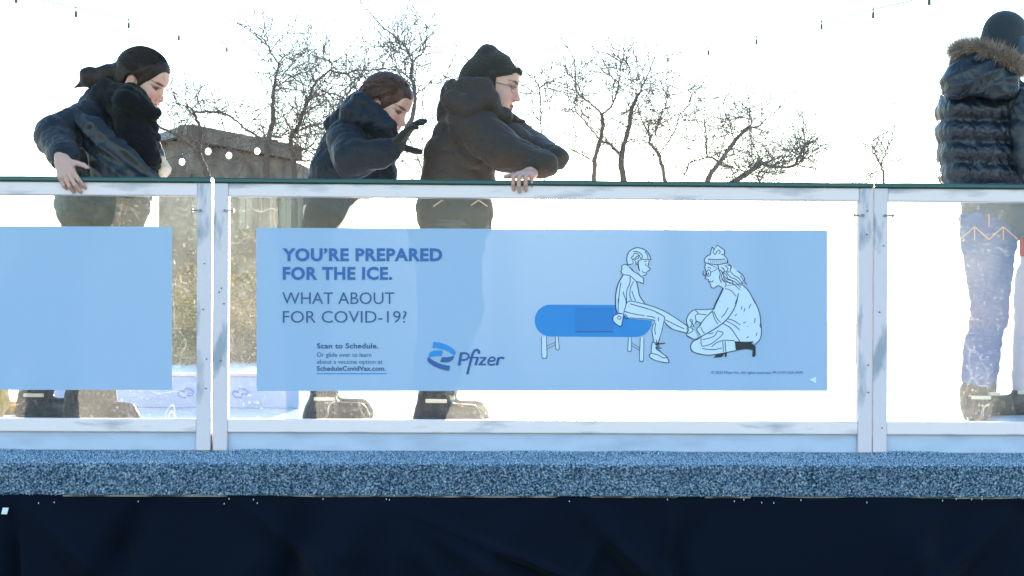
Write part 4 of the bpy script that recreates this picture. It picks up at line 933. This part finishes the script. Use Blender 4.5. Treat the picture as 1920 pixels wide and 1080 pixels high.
sdf_obj('hood', [('c', (1792, 158, 6.92), (1820, 118, 6.95), 30, 24, dict(ky=1.3)), ('c', (1800, 150, 6.92), (1850, 140, 6.86), 30, 26, {}), ('c', (1830, 112, 6.94), (1862, 120, 6.88), 22, 24, {}), ('c', (1855, 135, 6.86), (1895, 152, 6.84), 22, 17, {}), ('c', (1845, 160, 6.87), (1890, 170, 6.84), 24, 18, {}), ('c', (1800, 120, 7.05), (1850, 140, 7.2), 22, 20, {})], m_sheen, Dp, .0055,
    fold=lambda P: .007*np.abs(np.sin((P[..., 2]*1.0-P[..., 0]*.42)*52+1.2*vnoise(P, 14, 3)))-.004+.002*vnoise(P, 60, 6))
# fur trim: a collar roll with a pile of tapered hairs
rng = np.random.RandomState(6)
fp = [at(*p) for p in [(1792, 98, 7.02), (1812, 90, 6.94), (1840, 92, 6.88), (1868, 100, 6.84), (1890, 112, 6.83), (1906, 124, 6.85), (1912, 128, 6.95), (1906, 122, 7.1), (1880, 100, 7.22), (1840, 88, 7.22), (1806, 92, 7.14)]]
fc = catmull(fp, 8, True); b = MB(); b.tube(fc+[fc[0]], [.022]*(len(fc)+1), 8, False); fur = b.build('fur_trim', m_fur, Dp, True)
N_ = 11000; ci = rng.randint(0, len(fc), N_); C0 = np.array([tuple(q) for q in fc]); c = C0[ci]; tg = C0[(ci+1) % len(fc)]-C0[ci-1]; tg /= np.linalg.norm(tg, axis=1)[:, None]
d = rng.normal(0, 1, (N_, 3)); d -= (d*tg).sum(1)[:, None]*tg; d /= np.linalg.norm(d, axis=1)[:, None]; d += tg*rng.normal(0, .35, (N_, 1)); d[:, 2] += .12; d /= np.linalg.norm(d, axis=1)[:, None]
root = c+tg*rng.uniform(-.012, .012, (N_, 1))+d*.012; L = rng.uniform(.022, .048, (N_, 1)); sd_ = np.cross(d, rng.normal(0, 1, (N_, 3))); sd_ /= np.linalg.norm(sd_, axis=1)[:, None]
bend = rng.normal(0, .012, (N_, 3)); wd = .0011
TV = np.stack([root-sd_*wd, root+sd_*wd, root+d*L*.6+bend*.4+sd_*wd*.7, root+d*L*.6+bend*.4-sd_*wd*.7], 1); T3 = np.stack([TV[:, 3], TV[:, 2], root+d*L+bend], 1)
cc = np.array([.30, .235, .19])*rng.uniform(.35, 1.7, (N_, 1))
V4 = TV.reshape(-1, 3); V3 = root+d*L+bend; n4 = len(V4)
fs = [(4*i, 4*i+1, 4*i+2, 4*i+3) for i in range(N_)]+[(4*i+3, 4*i+2, n4+i) for i in range(N_)]
obj('fur_hairs', np.concatenate([V4, V3]), fs, m_fur, fur, False, np.concatenate([np.repeat(cc, 4, 0), cc]))
a = fur.data.color_attributes.new('Col', 'FLOAT_COLOR', 'POINT'); a.data.foreach_set('color', np.tile(np.array([.2, .155, .125, 1], np.float32), len(fur.data.vertices)))
f = Field((-.17, -.13, -.12), (.15, .13, .19), .004)
f.ell((-.010, 0, .045), (.111, .088, .100), k=.01); f.ell((-.05, 0, -.01), (.068, .076, .080), k=.03)
f.cut(lambda P: np.maximum(.62*(P[..., 0]-.03)-.78*(P[..., 2]-.02), -.085-P[..., 2]))
f.disp(lambda P: .0012*np.sin(np.arctan2(P[..., 1], P[..., 0]+.01)*70)+.002*vnoise(P, 30, 8)); local_obj('knit_cap', f, MD, m_cap2, Dp)
f = Field((-.1, -.13, -.12), (.1, .13, .07), .004)
for s in (1, -1): f.ell((-.01, s*.084, -.012), (.034, .016, .042), k=.01)
local_obj('ear_warmer', f, MD, m_band, Dp)
sdf_obj('jeans', [('c', (1856, 418, 7.02), (1853, 455, 7.0), 56, 50, dict(ky=.8)), ('c', (1853, 455, 7.0), (1856, 590, 6.98), 50, 34, {}), ('c', (1856, 590, 6.98), (1840, 650, 6.99), 34, 29, {}), ('c', (1838, 650, 6.99), (1830, 706, 7.0), 31, 28, {}), ('c', (1864, 440, 7.1), (1856, 590, 7.25), 44, 30, {}), ('c', (1856, 590, 7.25), (1846, 722, 7.35), 28, 22, {})],
    m_jean, Dp, .006, fold=lambda P: folds(0.0046, 62, 90)(P)+.0015*np.sin(P[..., 2]*70+5*vnoise(P, 26, 4)))
boot((1826, 735, 7.0), (.5, .85), Dp, 27); boot((1846, 722, 7.35), (.5, .85), Dp, 22)
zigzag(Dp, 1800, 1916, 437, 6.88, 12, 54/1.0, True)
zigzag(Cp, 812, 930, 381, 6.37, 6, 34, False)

# ================================================================ person E: child in red jacket, mostly out of frame
ME = head_mat((1962, 330, 7.5), 5, 200, 0, .9)
Ep = person('skater in red jacket and pale trousers, cut off by the right picture edge', ME,
    [((1955, 385, 7.5), (1952, 520, 7.5), 30, 34, .8), ((1928, 405, 7.5), (1924, 465, 7.5), 14, 12), ((1982, 405, 7.5), (1990, 465, 7.5), 14, 12), ((1935, 520, 7.5), (1918, 750, 7.5), 22, 13), ((1970, 520, 7.5), (1975, 750, 7.5), 22, 13)], [], (*at(1950, 600, 7.5).xy, Z_ICE))
eyes(ME, Ep)
sdf_obj('red_jacket', [('c', (1955, 385, 7.5), (1952, 470, 7.5), 34, 40, dict(ky=.8)), ('c', (1928, 400, 7.5), (1927, 466, 7.5), 18, 15, {}), ('c', (1982, 400, 7.5), (1988, 466, 7.5), 18, 15, {})], m_red, Ep, .008, fold=folds(0.0046, 62, 7))
sdf_obj('pale_trousers', [('c', (1950, 480, 7.5), (1948, 520, 7.5), 38, 38, dict(ky=.8)), ('c', (1932, 520, 7.5), (1915, 735, 7.5), 30, 19, {}), ('c', (1970, 520, 7.5), (1975, 735, 7.5), 30, 19, {})], m_pale, Ep, .008, fold=folds(0.0046, 62, 8))
sdf_obj('mitten', [('c', (1926, 474, 7.5), (1925, 486, 7.5), 12, 9, {}), ('c', (1931, 474, 7.5), (1935, 482, 7.5), 5, 4, {}), ('c', (1989, 474, 7.5), (1989, 486, 7.5), 12, 9, {})], m_glove, Ep, .004)
sdf_obj('bobble_hat', [('e', (1962, 312, 7.5), (40, 36, 30), 0, {}), ('e', (1963, 278, 7.5), (14, 14, 14), 0, {})], m_red, Ep, .006)
boot((1914, 738, 7.5), (-1, -.2), Ep, 18); boot((1975, 738, 7.5), (-1, .2), Ep, 18)

# yellow skating aid at the left edge
ya = at(-40, 700, 6.8); yb = Vector((ya.x, ya.y, Z_ICE)); Yo = empty('skating_aid', yb, 'yellow plastic skating aid on the ice at the left picture edge', 'skating aid')
f = Field(np.array(yb)-.35, np.array(yb)+np.array([.35, .35, .85]), .01)
for s in (1, -1):
    f.cap(yb+Vector((-.22, s*.16, .035)), yb+Vector((.12, s*.16, .035)), .03, .03, k=.02); f.cap(yb+Vector((-.2, s*.16, .04)), yb+Vector((-.16, s*.16, .5)), .025, .022, k=.03)
f.cap(yb+Vector((-.02, 0, .10)), yb+Vector((.0, 0, .28)), .15, .11, k=.05); f.cap(yb+Vector((.02, 0, .3)), yb+Vector((.03, 0, .40)), .09, .07, k=.04)
V, Q = f.mesh(); obj('body', smoothV(V, Q, 2), Q, m_yellow, Yo, True)
b = MB(); b.tube([yb+Vector((-.16, -.18, .52)), yb+Vector((-.17, 0, .54)), yb+Vector((-.16, .18, .52))], [.018]*3, 10); b.build('handle', m_dark, Yo)
# ---------------------------------------------------------------- bare trees beyond the rink
def wander(p, q, n, rr, amp):
    out = []
    for i in range(n+1):
        t = i/n; v = p.lerp(q, t)
        if 0 < i < n: v += Vector((rr.gauss(0, amp), rr.gauss(0, amp), rr.gauss(0, amp)))
        out.append(v)
    return out
def twig(mb, p, d, L, r, rr, depth):
    n = 4; pts = [p]; dd = d.normalized(); rad = [r]
    for i in range(n):
        dd = (dd+Vector((rr.gauss(0, .26), rr.gauss(0, .26), rr.gauss(.03, .22)))).normalized(); pts.append(pts[-1]+dd*L/n); rad.append(r*(1-.4*(i+1)/n))
    mb.tube(pts, rad, 4 if r > .008 else 3, False)
    if depth > 0:
        for k in range(rr.choice((2, 3, 3, 4))):
            i = rr.randint(1, n); ax = (pts[i]-pts[i-1]).normalized(); s = Vector((rr.gauss(0, 1), rr.gauss(0, .8), rr.gauss(.2, 1))); s = (s-ax*s.dot(ax)).normalized()
            twig(mb, pts[i], ax*.7+s*.8, L*rr.uniform(.45, .75), rad[i]*.85, rr, depth-1)
def tree(label, Y, base, limbs, seed, dens=1.0, tw=1.0, wscale=1.0):
    """base = pixel x where the trunk meets the ground; limbs = [(pixels..., (r0, r1) in pixels)]"""
    rr = random.Random(seed); s = PX(Y); g = at(base[0], base[1], Y)
    root = empty('bare_tree', (g.x, Y, 0), label, 'tree', 'bare winter trees behind the rink')
    tr = MB(); r0 = limbs[0][1][0]*s
    pts = wander(Vector((g.x, Y, -.05)), g, 5, rr, r0*.15); tr.tube(pts, [r0*(1.9-.9*i/5) for i in range(6)], 8)
    cr = MB()
    for li, (P, (ra, rb)) in enumerate(limbs):
        dy = rr.uniform(-1, 1)*(0 if li == 0 else 1.2); ps = []
        for i, p in enumerate(P):
            yy = Y+dy*i/len(P)*1.5; ps.append(at(p[0], p[1], yy))
        if li == 0: ps[0] = g
        c = catmull(ps, 4) if len(ps) > 2 else wander(ps[0], ps[1], 5, rr, .02)
        c = [q+Vector((rr.gauss(0, .6*s), rr.gauss(0, .03), rr.gauss(0, .6*s))) if 0 < i < len(c)-1 else q for i, q in enumerate(c)]
        m = len(c)-1; rad = [(ra+(rb-ra)*i/m)*s*wscale*.86*rr.uniform(.9, 1.15) for i in range(m+1)]
        (tr if ra > 5 else cr).tube(c, rad, 7 if ra > 3 else 5)
        length = sum((c[i+1]-c[i]).length for i in range(m)); cnt = int(length*7.0*dens)+2
        for k in range(cnt):
            i = min(m, max(1, int(m*rr.uniform(.15, 1.02)))); ax = (c[i]-c[i-1]).normalized(); sv = Vector((rr.gauss(0, 1), rr.gauss(0, .8), rr.gauss(.3, 1))); sv = (sv-ax*sv.dot(ax)).normalized()
            twig(cr, c[i], ax*.6+sv*.9, rr.uniform(.25, .75)*tw, min(rad[i]*.85, rr.uniform(.75, 1.25)*s), rr, 2)
    tr.build('trunk', m_bark, root, True); cr.build('branches', m_twig, root)
    return root
tree('crooked dark tree in front of the grey building nearest the black scarf', 22, (392, 345), [([(392, 345), (385, 318), (372, 285), (376, 250), (368, 225), (360, 205)], (6.5, 2.4)), ([(372, 285), (345, 262), (320, 248), (293, 235)], (4.2, 1.8)), ([(360, 205), (350, 200), (325, 192)], (2.2, 1.2)), ([(362, 209), (395, 210), (420, 213), (445, 228), (462, 244), (490, 258), (520, 265)], (2.6, 2.2)),
    ([(378, 210), (370, 185), (362, 165), (340, 160)], (1.6, .8)), ([(455, 235), (438, 205), (440, 190)], (1.2, .6))], 3, 1.7, 1.0)
tree('slender upright forked tree left of the girl with the raised glove', 20, (498, 345), [([(498, 345), (500, 290), (506, 250), (512, 225), (511, 190), (513, 165), (518, 140), (522, 118)], (7.5, 2.0)), ([(522, 118), (508, 98), (502, 88), (475, 60), (462, 40)], (1.7, .8)), ([(522, 116), (535, 104), (548, 98), (552, 80)], (1.2, .6)), ([(514, 165), (540, 148), (560, 138), (575, 136)], (1.2, .7)), ([(513, 225), (535, 215), (545, 205)], (1.4, .7)), ([(505, 255), (540, 262), (590, 290)], (2.4, 1.2)), ([(500, 300), (450, 300), (420, 315)], (2.4, 1.2))], 5, 1.9)
tree('spreading twiggy tree rising behind the navy hood of the girl', 19, (552, 345), [([(552, 345), (550, 300), (545, 262), (556, 240), (568, 212), (578, 185), (588, 160), (600, 148), (620, 130)], (6, 2.2)), ([(620, 132), (645, 138), (668, 133), (700, 131), (735, 130), (752, 140)], (2.4, 1.2)), ([(578, 186), (605, 176), (622, 174), (648, 184), (690, 190)], (2.2, 1.2)), ([(568, 214), (595, 198), (612, 184)], (1.8, 1)), ([(622, 130), (618, 116), (595, 105)], (1.4, .7)), ([(552, 250), (585, 235), (605, 240), (640, 225)], (1.8, 1)), ([(550, 290), (580, 275), (610, 262)], (2.2, 1.2)), ([(555, 300), (590, 300), (640, 285)], (2.4, 1.2)), ([(650, 138), (665, 160), (668, 180)], (1.4, .8))], 7, 2.3)
tree('tall dark tree directly behind the raised black glove', 18, (728, 345), [([(728, 345), (735, 310), (755, 255), (772, 220), (776, 190), (776, 160), (770, 145), (773, 118)], (6.5, 3.2)), ([(773, 118), (767, 100), (755, 82), (735, 65), (715, 48), (690, 20), (675, 5)], (2.4, 1)), ([(773, 118), (788, 102), (797, 92), (798, 70), (799, 45)], (1.9, .9)), ([(770, 148), (758, 138), (745, 128), (728, 126)], (2, 1)), ([(774, 182), (790, 168), (805, 155), (818, 138)], (1.8, 1)), ([(792, 168), (793, 220), (790, 300)], (1.2, 1.0)), ([(760, 250), (785, 300), (800, 340)], (1.6, 1)), ([(755, 85), (735, 78), (720, 82)], (1.4, .7)), ([(773, 122), (800, 122), (812, 112)], (1.2, .6))], 9, 1.2)
tree('small forked tree hidden low behind the beanie man', 20, (1020, 345), [([(1020, 345), (1018, 290), (1014, 230), (1012, 180), (1011, 165)], (2.0, 1.6)), ([(1011, 165), (1030, 152), (1055, 158), (1078, 168)], (1.5, .8)), ([(1011, 165), (1000, 145), (985, 150)], (1.5, .8)), ([(1018, 235), (1050, 245), (1085, 262)], (1.1, .7)), ([(870, 150), (885, 138), (905, 120)], (1.6, 1)), ([(830, 140), (850, 148), (880, 138)], (1.4, .8))], 11, 1.0)
tree('pale sunlit tree with a y shaped fork right of the sun', 21, (1114, 345), [([(1114, 345), (1115, 300), (1125, 264), (1130, 235), (1128, 214)], (5, 4)), ([(1128, 214), (1105, 192), (1082, 172), (1079, 140), (1076, 112), (1062, 85)], (2.4, 1.0)), ([(1128, 214), (1148, 196), (1157, 170), (1160, 155), (1162, 130), (1168, 110), (1170, 85)], (2.6, 1.2)), ([(1125, 262), (1105, 240), (1085, 215), (1068, 205), (1050, 207)], (2.0, 1)), ([(1160, 155), (1140, 140), (1128, 130)], (1.4, .7)), ([(1168, 110), (1180, 128), (1176, 142)], (2.0, 1.0)), ([(1082, 172), (1050, 160), (1020, 155)], (1.3, .7))], 13, 1.3)
tree('leaning twin stemmed tree between the y forked tree and the bent tree', 20, (1170, 345), [([(1170, 345), (1164, 300), (1172, 265), (1179, 240), (1183, 208), (1192, 185), (1200, 175)], (7, 3.0)), ([(1200, 175), (1205, 160), (1212, 148), (1235, 138), (1260, 135)], (1.8, .8)), ([(1162, 290), (1145, 272), (1127, 264)], (3.6, 3)), ([(1180, 262), (1205, 258), (1215, 245)], (1.2, .7)), ([(1183, 205), (1165, 165), (1150, 150)], (1.2, .6))], 15, 1.3)
tree('thin tree whose bent trunk kinks to the left', 20, (1249, 345), [([(1249, 345), (1240, 312), (1235, 290), (1218, 268), (1220, 256)], (4.2, 2.8)), ([(1220, 256), (1208, 235), (1198, 212), (1196, 195)], (1.8, .8)), ([(1228, 252), (1234, 230), (1236, 215), (1245, 205), (1262, 200)], (1.6, .8)), ([(1236, 290), (1255, 262), (1268, 238), (1272, 218), (1290, 200), (1296, 185)], (1.6, .9)), ([(1245, 205), (1255, 180), (1285, 172), (1312, 158)], (1.4, .9))], 17, 1.3)
tree('tree with a long straight limb leaning far to the right', 19, (1324, 345), [([(1324, 345), (1335, 322), (1350, 303), (1375, 268), (1402, 240), (1406, 237)], (6, 3)), ([(1405, 238), (1418, 238), (1432, 228), (1445, 216)], (2.2, 1.2)), ([(1406, 238), (1408, 215), (1395, 198), (1365, 177)], (1.8, .8)), ([(1376, 268), (1372, 245), (1368, 228), (1360, 215), (1362, 195)], (1.6, .8)), ([(1348, 303), (1325, 296), (1296, 305), (1284, 325), (1275, 343)], (2.2, 1.4)), ([(1325, 296), (1324, 275), (1322, 250), (1320, 225)], (2.4, 1.0)), ([(1364, 290), (1380, 291), (1408, 294)], (1.6, .8)), ([(1445, 216), (1470, 195), (1490, 182)], (1.2, .6)), ([(1355, 305), (1375, 315), (1382, 322), (1350, 338)], (1.8, 1))], 19, 1.5)
tree('low dense tree with a thick horizontal limb left of the right posts', 17, (1365, 347), [([(1365, 347), (1390, 332), (1410, 318), (1425, 307)], (6, 5.5)), ([(1425, 307), (1445, 312), (1465, 313), (1488, 311)], (4.2, 2.6)), ([(1488, 311), (1498, 292), (1505, 278), (1512, 268), (1525, 256)], (2.8, 1.2)), ([(1425, 307), (1445, 302), (1457, 297)], (2.6, 1.4)), ([(1488, 311), (1510, 312), (1535, 318)], (1.4, .8)), ([(1410, 318), (1405, 308), (1420, 305)], (2, 1)), ([(1422, 330), (1424, 345)], (2, 1.4)), ([(1500, 297), (1515, 296), (1525, 282)], (1.8, 1))], 21, 2.2, .7)
tree('tiny bare sapling seen just above the right pair of posts', 24, (1657, 348), [([(1657, 348), (1655, 320), (1650, 308), (1642, 292), (1638, 275)], (2.6, 1.6)), ([(1652, 308), (1660, 285), (1672, 260), (1678, 240)], (1.8, 1)), ([(1640, 290), (1635, 270), (1640, 250)], (1.4, .7)), ([(1650, 325), (1630, 335), (1615, 340)], (1.5, .9)), ([(1660, 330), (1680, 305), (1700, 290)], (1.2, .7))], 23, .8)

# ---------------------------------------------------------------- shrubs beyond the rink, seen through the panes
m_leafg = mat('shrub_leaf', (.07, .085, .035), .7, vcol=True, transl=.3)
def shrub(label, cx, Y, w, h, seed, pal):
    rg = np.random.RandomState(seed); g = at(cx, 600, Y); root = empty('shrub', (g.x, Y, 0), label, 'shrub', 'shrubs behind the rink')
    n = 5200; nb = 26; cb = np.stack([rg.normal(0, w*.32, nb), rg.normal(0, w*.25, nb), h*(.15+.75*rg.rand(nb))], 1); rb = rg.uniform(.12, .3, nb)*h
    k = rg.randint(0, nb, n); d = rg.normal(0, 1, (n, 3)); d /= np.linalg.norm(d, axis=1)[:, None]; p = cb[k]+d*rb[k][:, None]*rg.rand(n, 1)**.4; p[:, 2] = np.abs(p[:, 2])
    a = rg.normal(0, 1, (n, 3)); a /= np.linalg.norm(a, axis=1)[:, None]; b_ = np.cross(a, rg.normal(0, 1, (n, 3))); b_ /= np.linalg.norm(b_, axis=1)[:, None]; sz = rg.uniform(.02, .05, (n, 1))
    V = np.stack([p-a*sz, p+b_*sz*.5, p+a*sz, p-b_*sz*.5], 1).reshape(-1, 3)+np.array([g.x, Y, 0]); pc = np.array(pal)[rg.randint(0, len(pal), nb)][k]*rg.uniform(.6, 1.4, (n, 1))
    obj('foliage', V, np.arange(len(V)).reshape(-1, 4), m_leafg, root, False, np.repeat(pc, 4, 0))
    mb = MB(); r = random.Random(seed)
    for i in range(9): 
        q = cb[i]; mb.tube(wander(Vector((g.x, Y, -.03)), Vector((g.x+q[0], Y+q[1], q[2])), 4, r, .03), [.03, .025, .02, .014, .008], 5)
    mb.build('stems', m_twig, root)
G1 = [(.07, .09, .03), (.11, .11, .04), (.05, .06, .03)]; G2 = [(.13, .10, .05), (.10, .07, .04), (.16, .13, .06)]
shrub('green and yellowish shrub seen through the glass beside the blank sign', 345, 15.5, 1.0, 1.75, 2, G1+[(.22, .19, .05)])
shrub('dark brownish shrub seen through the glass beside the left edge of the printed sign', 455, 16.5, 1.3, 1.6, 4, G2)
shrub('tan winter shrub behind the green shrub by the blank sign', 375, 18.5, 2.4, 2.3, 6, G2)
shrub('brown shrub hidden behind the blank sign at the left', 180, 17, 2.2, 2.0, 7, G2)

# ---------------------------------------------------------------- grey building at the left
m_facade = mat('grey_brick', (.27, .20, .16), .85, bump=(6, .4), var=(1.2, (.13, .10, .085), .4, .6)); m_roofb = mat('slate_roof', (.30, .32, .36), .7, var=(2, (.22, .24, .27), .4, .6)); m_pane = mat('window_dark', (.10, .10, .11), .3)
def building():
    Y0 = 48.0; a = at(352, 234, Y0); c = at(552, 252, Y0*1.12); d = at(298, 262, Y0*1.02)
    root = empty('building', (a.x, a.y, 0), 'large grey building with a sloping slate corner behind the bare trees', 'building')
    H = a.z-.6; base = [Vector((d.x, d.y, 0)), Vector((a.x, a.y, 0)), Vector((c.x, c.y, 0)), Vector((c.x+1, c.y+14, 0)), Vector((d.x+1, d.y+14, 0))]
    tops = [d.z, a.z-.5, a.z-.5, a.z-.5, d.z]
    mb = MB(); n = 5; vs = base+[Vector((p.x, p.y, t)) for p, t in zip(base, tops)]
    mb.add(vs, [(i, (i+1) % n, n+(i+1) % n, n+i) for i in range(n)]+[tuple(range(n, 2*n))]).build('wall', m_facade, root)
    A, B = base[1], base[2]; u = (B-A).normalized(); nn = Vector((u.y, -u.x, 0)); Lw = (B-A).length
    cor = MB()
    fr = lambda x, y, z: A+u*x+nn*y+Vector((0, 0, z))
    cor.box((-.1, -.3, a.z-.5), (Lw+.1, .25, a.z), fr, .04); cor.build('cornice', m_facade, root)
    rf = MB(); q0, q1 = vs[n], vs[n+1]; rf.add([q0+Vector((-.3, -.2, .05)), q1+Vector((.0, -.15, .5)), q1+Vector((1, 14, .5)), q0+Vector((-.3, 14, .05)), q0+Vector((-.3, -.2, -.15)), q1+Vector((0, -.15, .2)), q1+Vector((1, 14, .2)), q0+Vector((-.3, 14, -.15))], [(0, 1, 2, 3), (7, 6, 5, 4), (0, 4, 5, 1), (1, 5, 6, 2), (2, 6, 7, 3), (3, 7, 4, 0)]); rf.build('roof', m_roofb, root)
    z = a.z-2.2
    while z > 1:
        for k in range(5):
            x = Lw*(k+.5)/5; f = MB(); f.box((x-.42, -.02, z-.75), (x+.42, .05, z+.75), fr); fo = f.build('window', m_facade, root)
            g = MB(); g.box((x-.34, .04, z-.67), (x-.03, .056, z+.67), fr); g.box((x+.03, .04, z-.67), (x+.34, .056, z+.67), fr); g.build('pane', m_pane, fo)
        z -= 2.6
    return root
building()

# ---------------------------------------------------------------- light strings
m_bulb = bpy.data.materials.new('lit_bulb'); m_bulb.use_nodes = True; p = m_bulb.node_tree.nodes['Principled BSDF']
p.inputs['Base Color'].default_value = (.9, .85, .75, 1); p.inputs['Emission Color'].default_value = (1, .9, .75, 1); p.inputs['Emission Strength'].default_value = 1.2
def string(label, pts, bulbs, lit_r, sock):
    """pts: cable control points (px, py, Y); bulbs: (px, py, Y) of each lamp"""
    P = [at(*p) for p in pts]; root = empty('light_string', P[0], label, 'string lights', 'strings of bulbs above the rink')
    MB().tube(catmull(P, 6), [.003]*((len(P)-1)*6+1), 5).build('cable', m_socket, root)
    sb = None
    for q in bulbs:
        s = PX(q[2]); c = at(*q)
        bm = bmesh.new(); bmesh.ops.create_uvsphere(bm, u_segments=12, v_segments=8, radius=lit_r)
        o = MB().bm(bm, lambda x, y, z: c+Vector((x, y, z*1.15-lit_r-.012))).build('bulb', m_bulb, root, True)
        MB().cyl(c+Vector((0, 0, -.014)), c+Vector((0, 0, sock)), .0085, .0075, 8).build('socket', m_socket, o)
        MB().cyl(c+Vector((0, 0, sock)), c+Vector((0, 0, sock+.03)), .0035, n=5).build('hanger', m_socket, o)
lz = lambda px: 16.0/(1+ (880-px)/820*1.25)
Lb = [(30, 2), (142, 29), (241, 50), (335, 73), (425, 95), (508, 115), (593, 134), (673, 151), (748, 167)]
lY = lambda px: 7.5+8.5*(px+20)/900
string('left string of bulbs sloping down from the upper left corner', [(x, y-13, lY(x)) for x, y in [(-80, -22)]+Lb[::2]+[(860, 190)]], [(x, y, lY(x)) for x, y in Lb], .017, .023)
Rb = [(1742, 6), (1637, 31), (1540, 53), (1418, 81), (1328, 101), (1252, 114), (1168, 134), (1092, 150)]
rY = lambda px: 7.5+8.5*(1780-px)/900
string('right string of bulbs sloping down from the upper right corner', [(x, y-13, rY(x)) for x, y in [(1850, -20)]+Rb[::2]+[(900, 188)]], [(x, y, rY(x)) for x, y in Rb], .017, .023)
string('low string of glowing bulbs in front of the grey building', [(285, 312, 17), (341, 290, 17), (429, 278, 17), (482, 270, 17), (534, 248, 17), (590, 225, 17)], [(341, 296, 17), (429, 284, 17), (482, 276, 17), (534, 253, 17)], .030, .03)
string('short string with one glowing bulb above the low string', [(330, 296, 15), (390, 270, 15), (470, 248, 15), (560, 215, 15)], [(390, 276, 15)], .027, .03)

# ---------------------------------------------------------------- low barrier on the ice
lo = empty('low_barrier', (*at(330, 700, 7.7).xy, Z_ICE), 'low pale blue barrier on the ice behind the left posts', 'barrier')
bx0, bx1 = at(92, 700, 7.7).x, at(560, 700, 7.7).x; bt = at(400, 706, 7.7).z
MB().box((bx0, 7.7, Z_ICE+.001), (bx1, 7.74, bt), None, .004).build('board', mat('barrier_blue', (.42, .56, .78), .5, transl=.15), lo)
MB().box((bx0, 7.69, bt+.0005), (bx1, 7.75, bt+.016), None, .004).build('rail', m_frame, lo)
b = MB()
for cx in (348, 450):
    for sg in (1, -1):
        pts = [at(cx+sg*(x), 737+sg*y, 7.698) for x, y in ((-2, -9), (8, -8), (15, -2), (12, 3), (2, 3))]
        b.tube(pts, [.006]*5, 4)
b.build('logo', m_logo1, lo)

# ---------------------------------------------------------------- far park edge
m_far = mat('far_hedge', (.06, .055, .045), .9, bump=(3, .5))
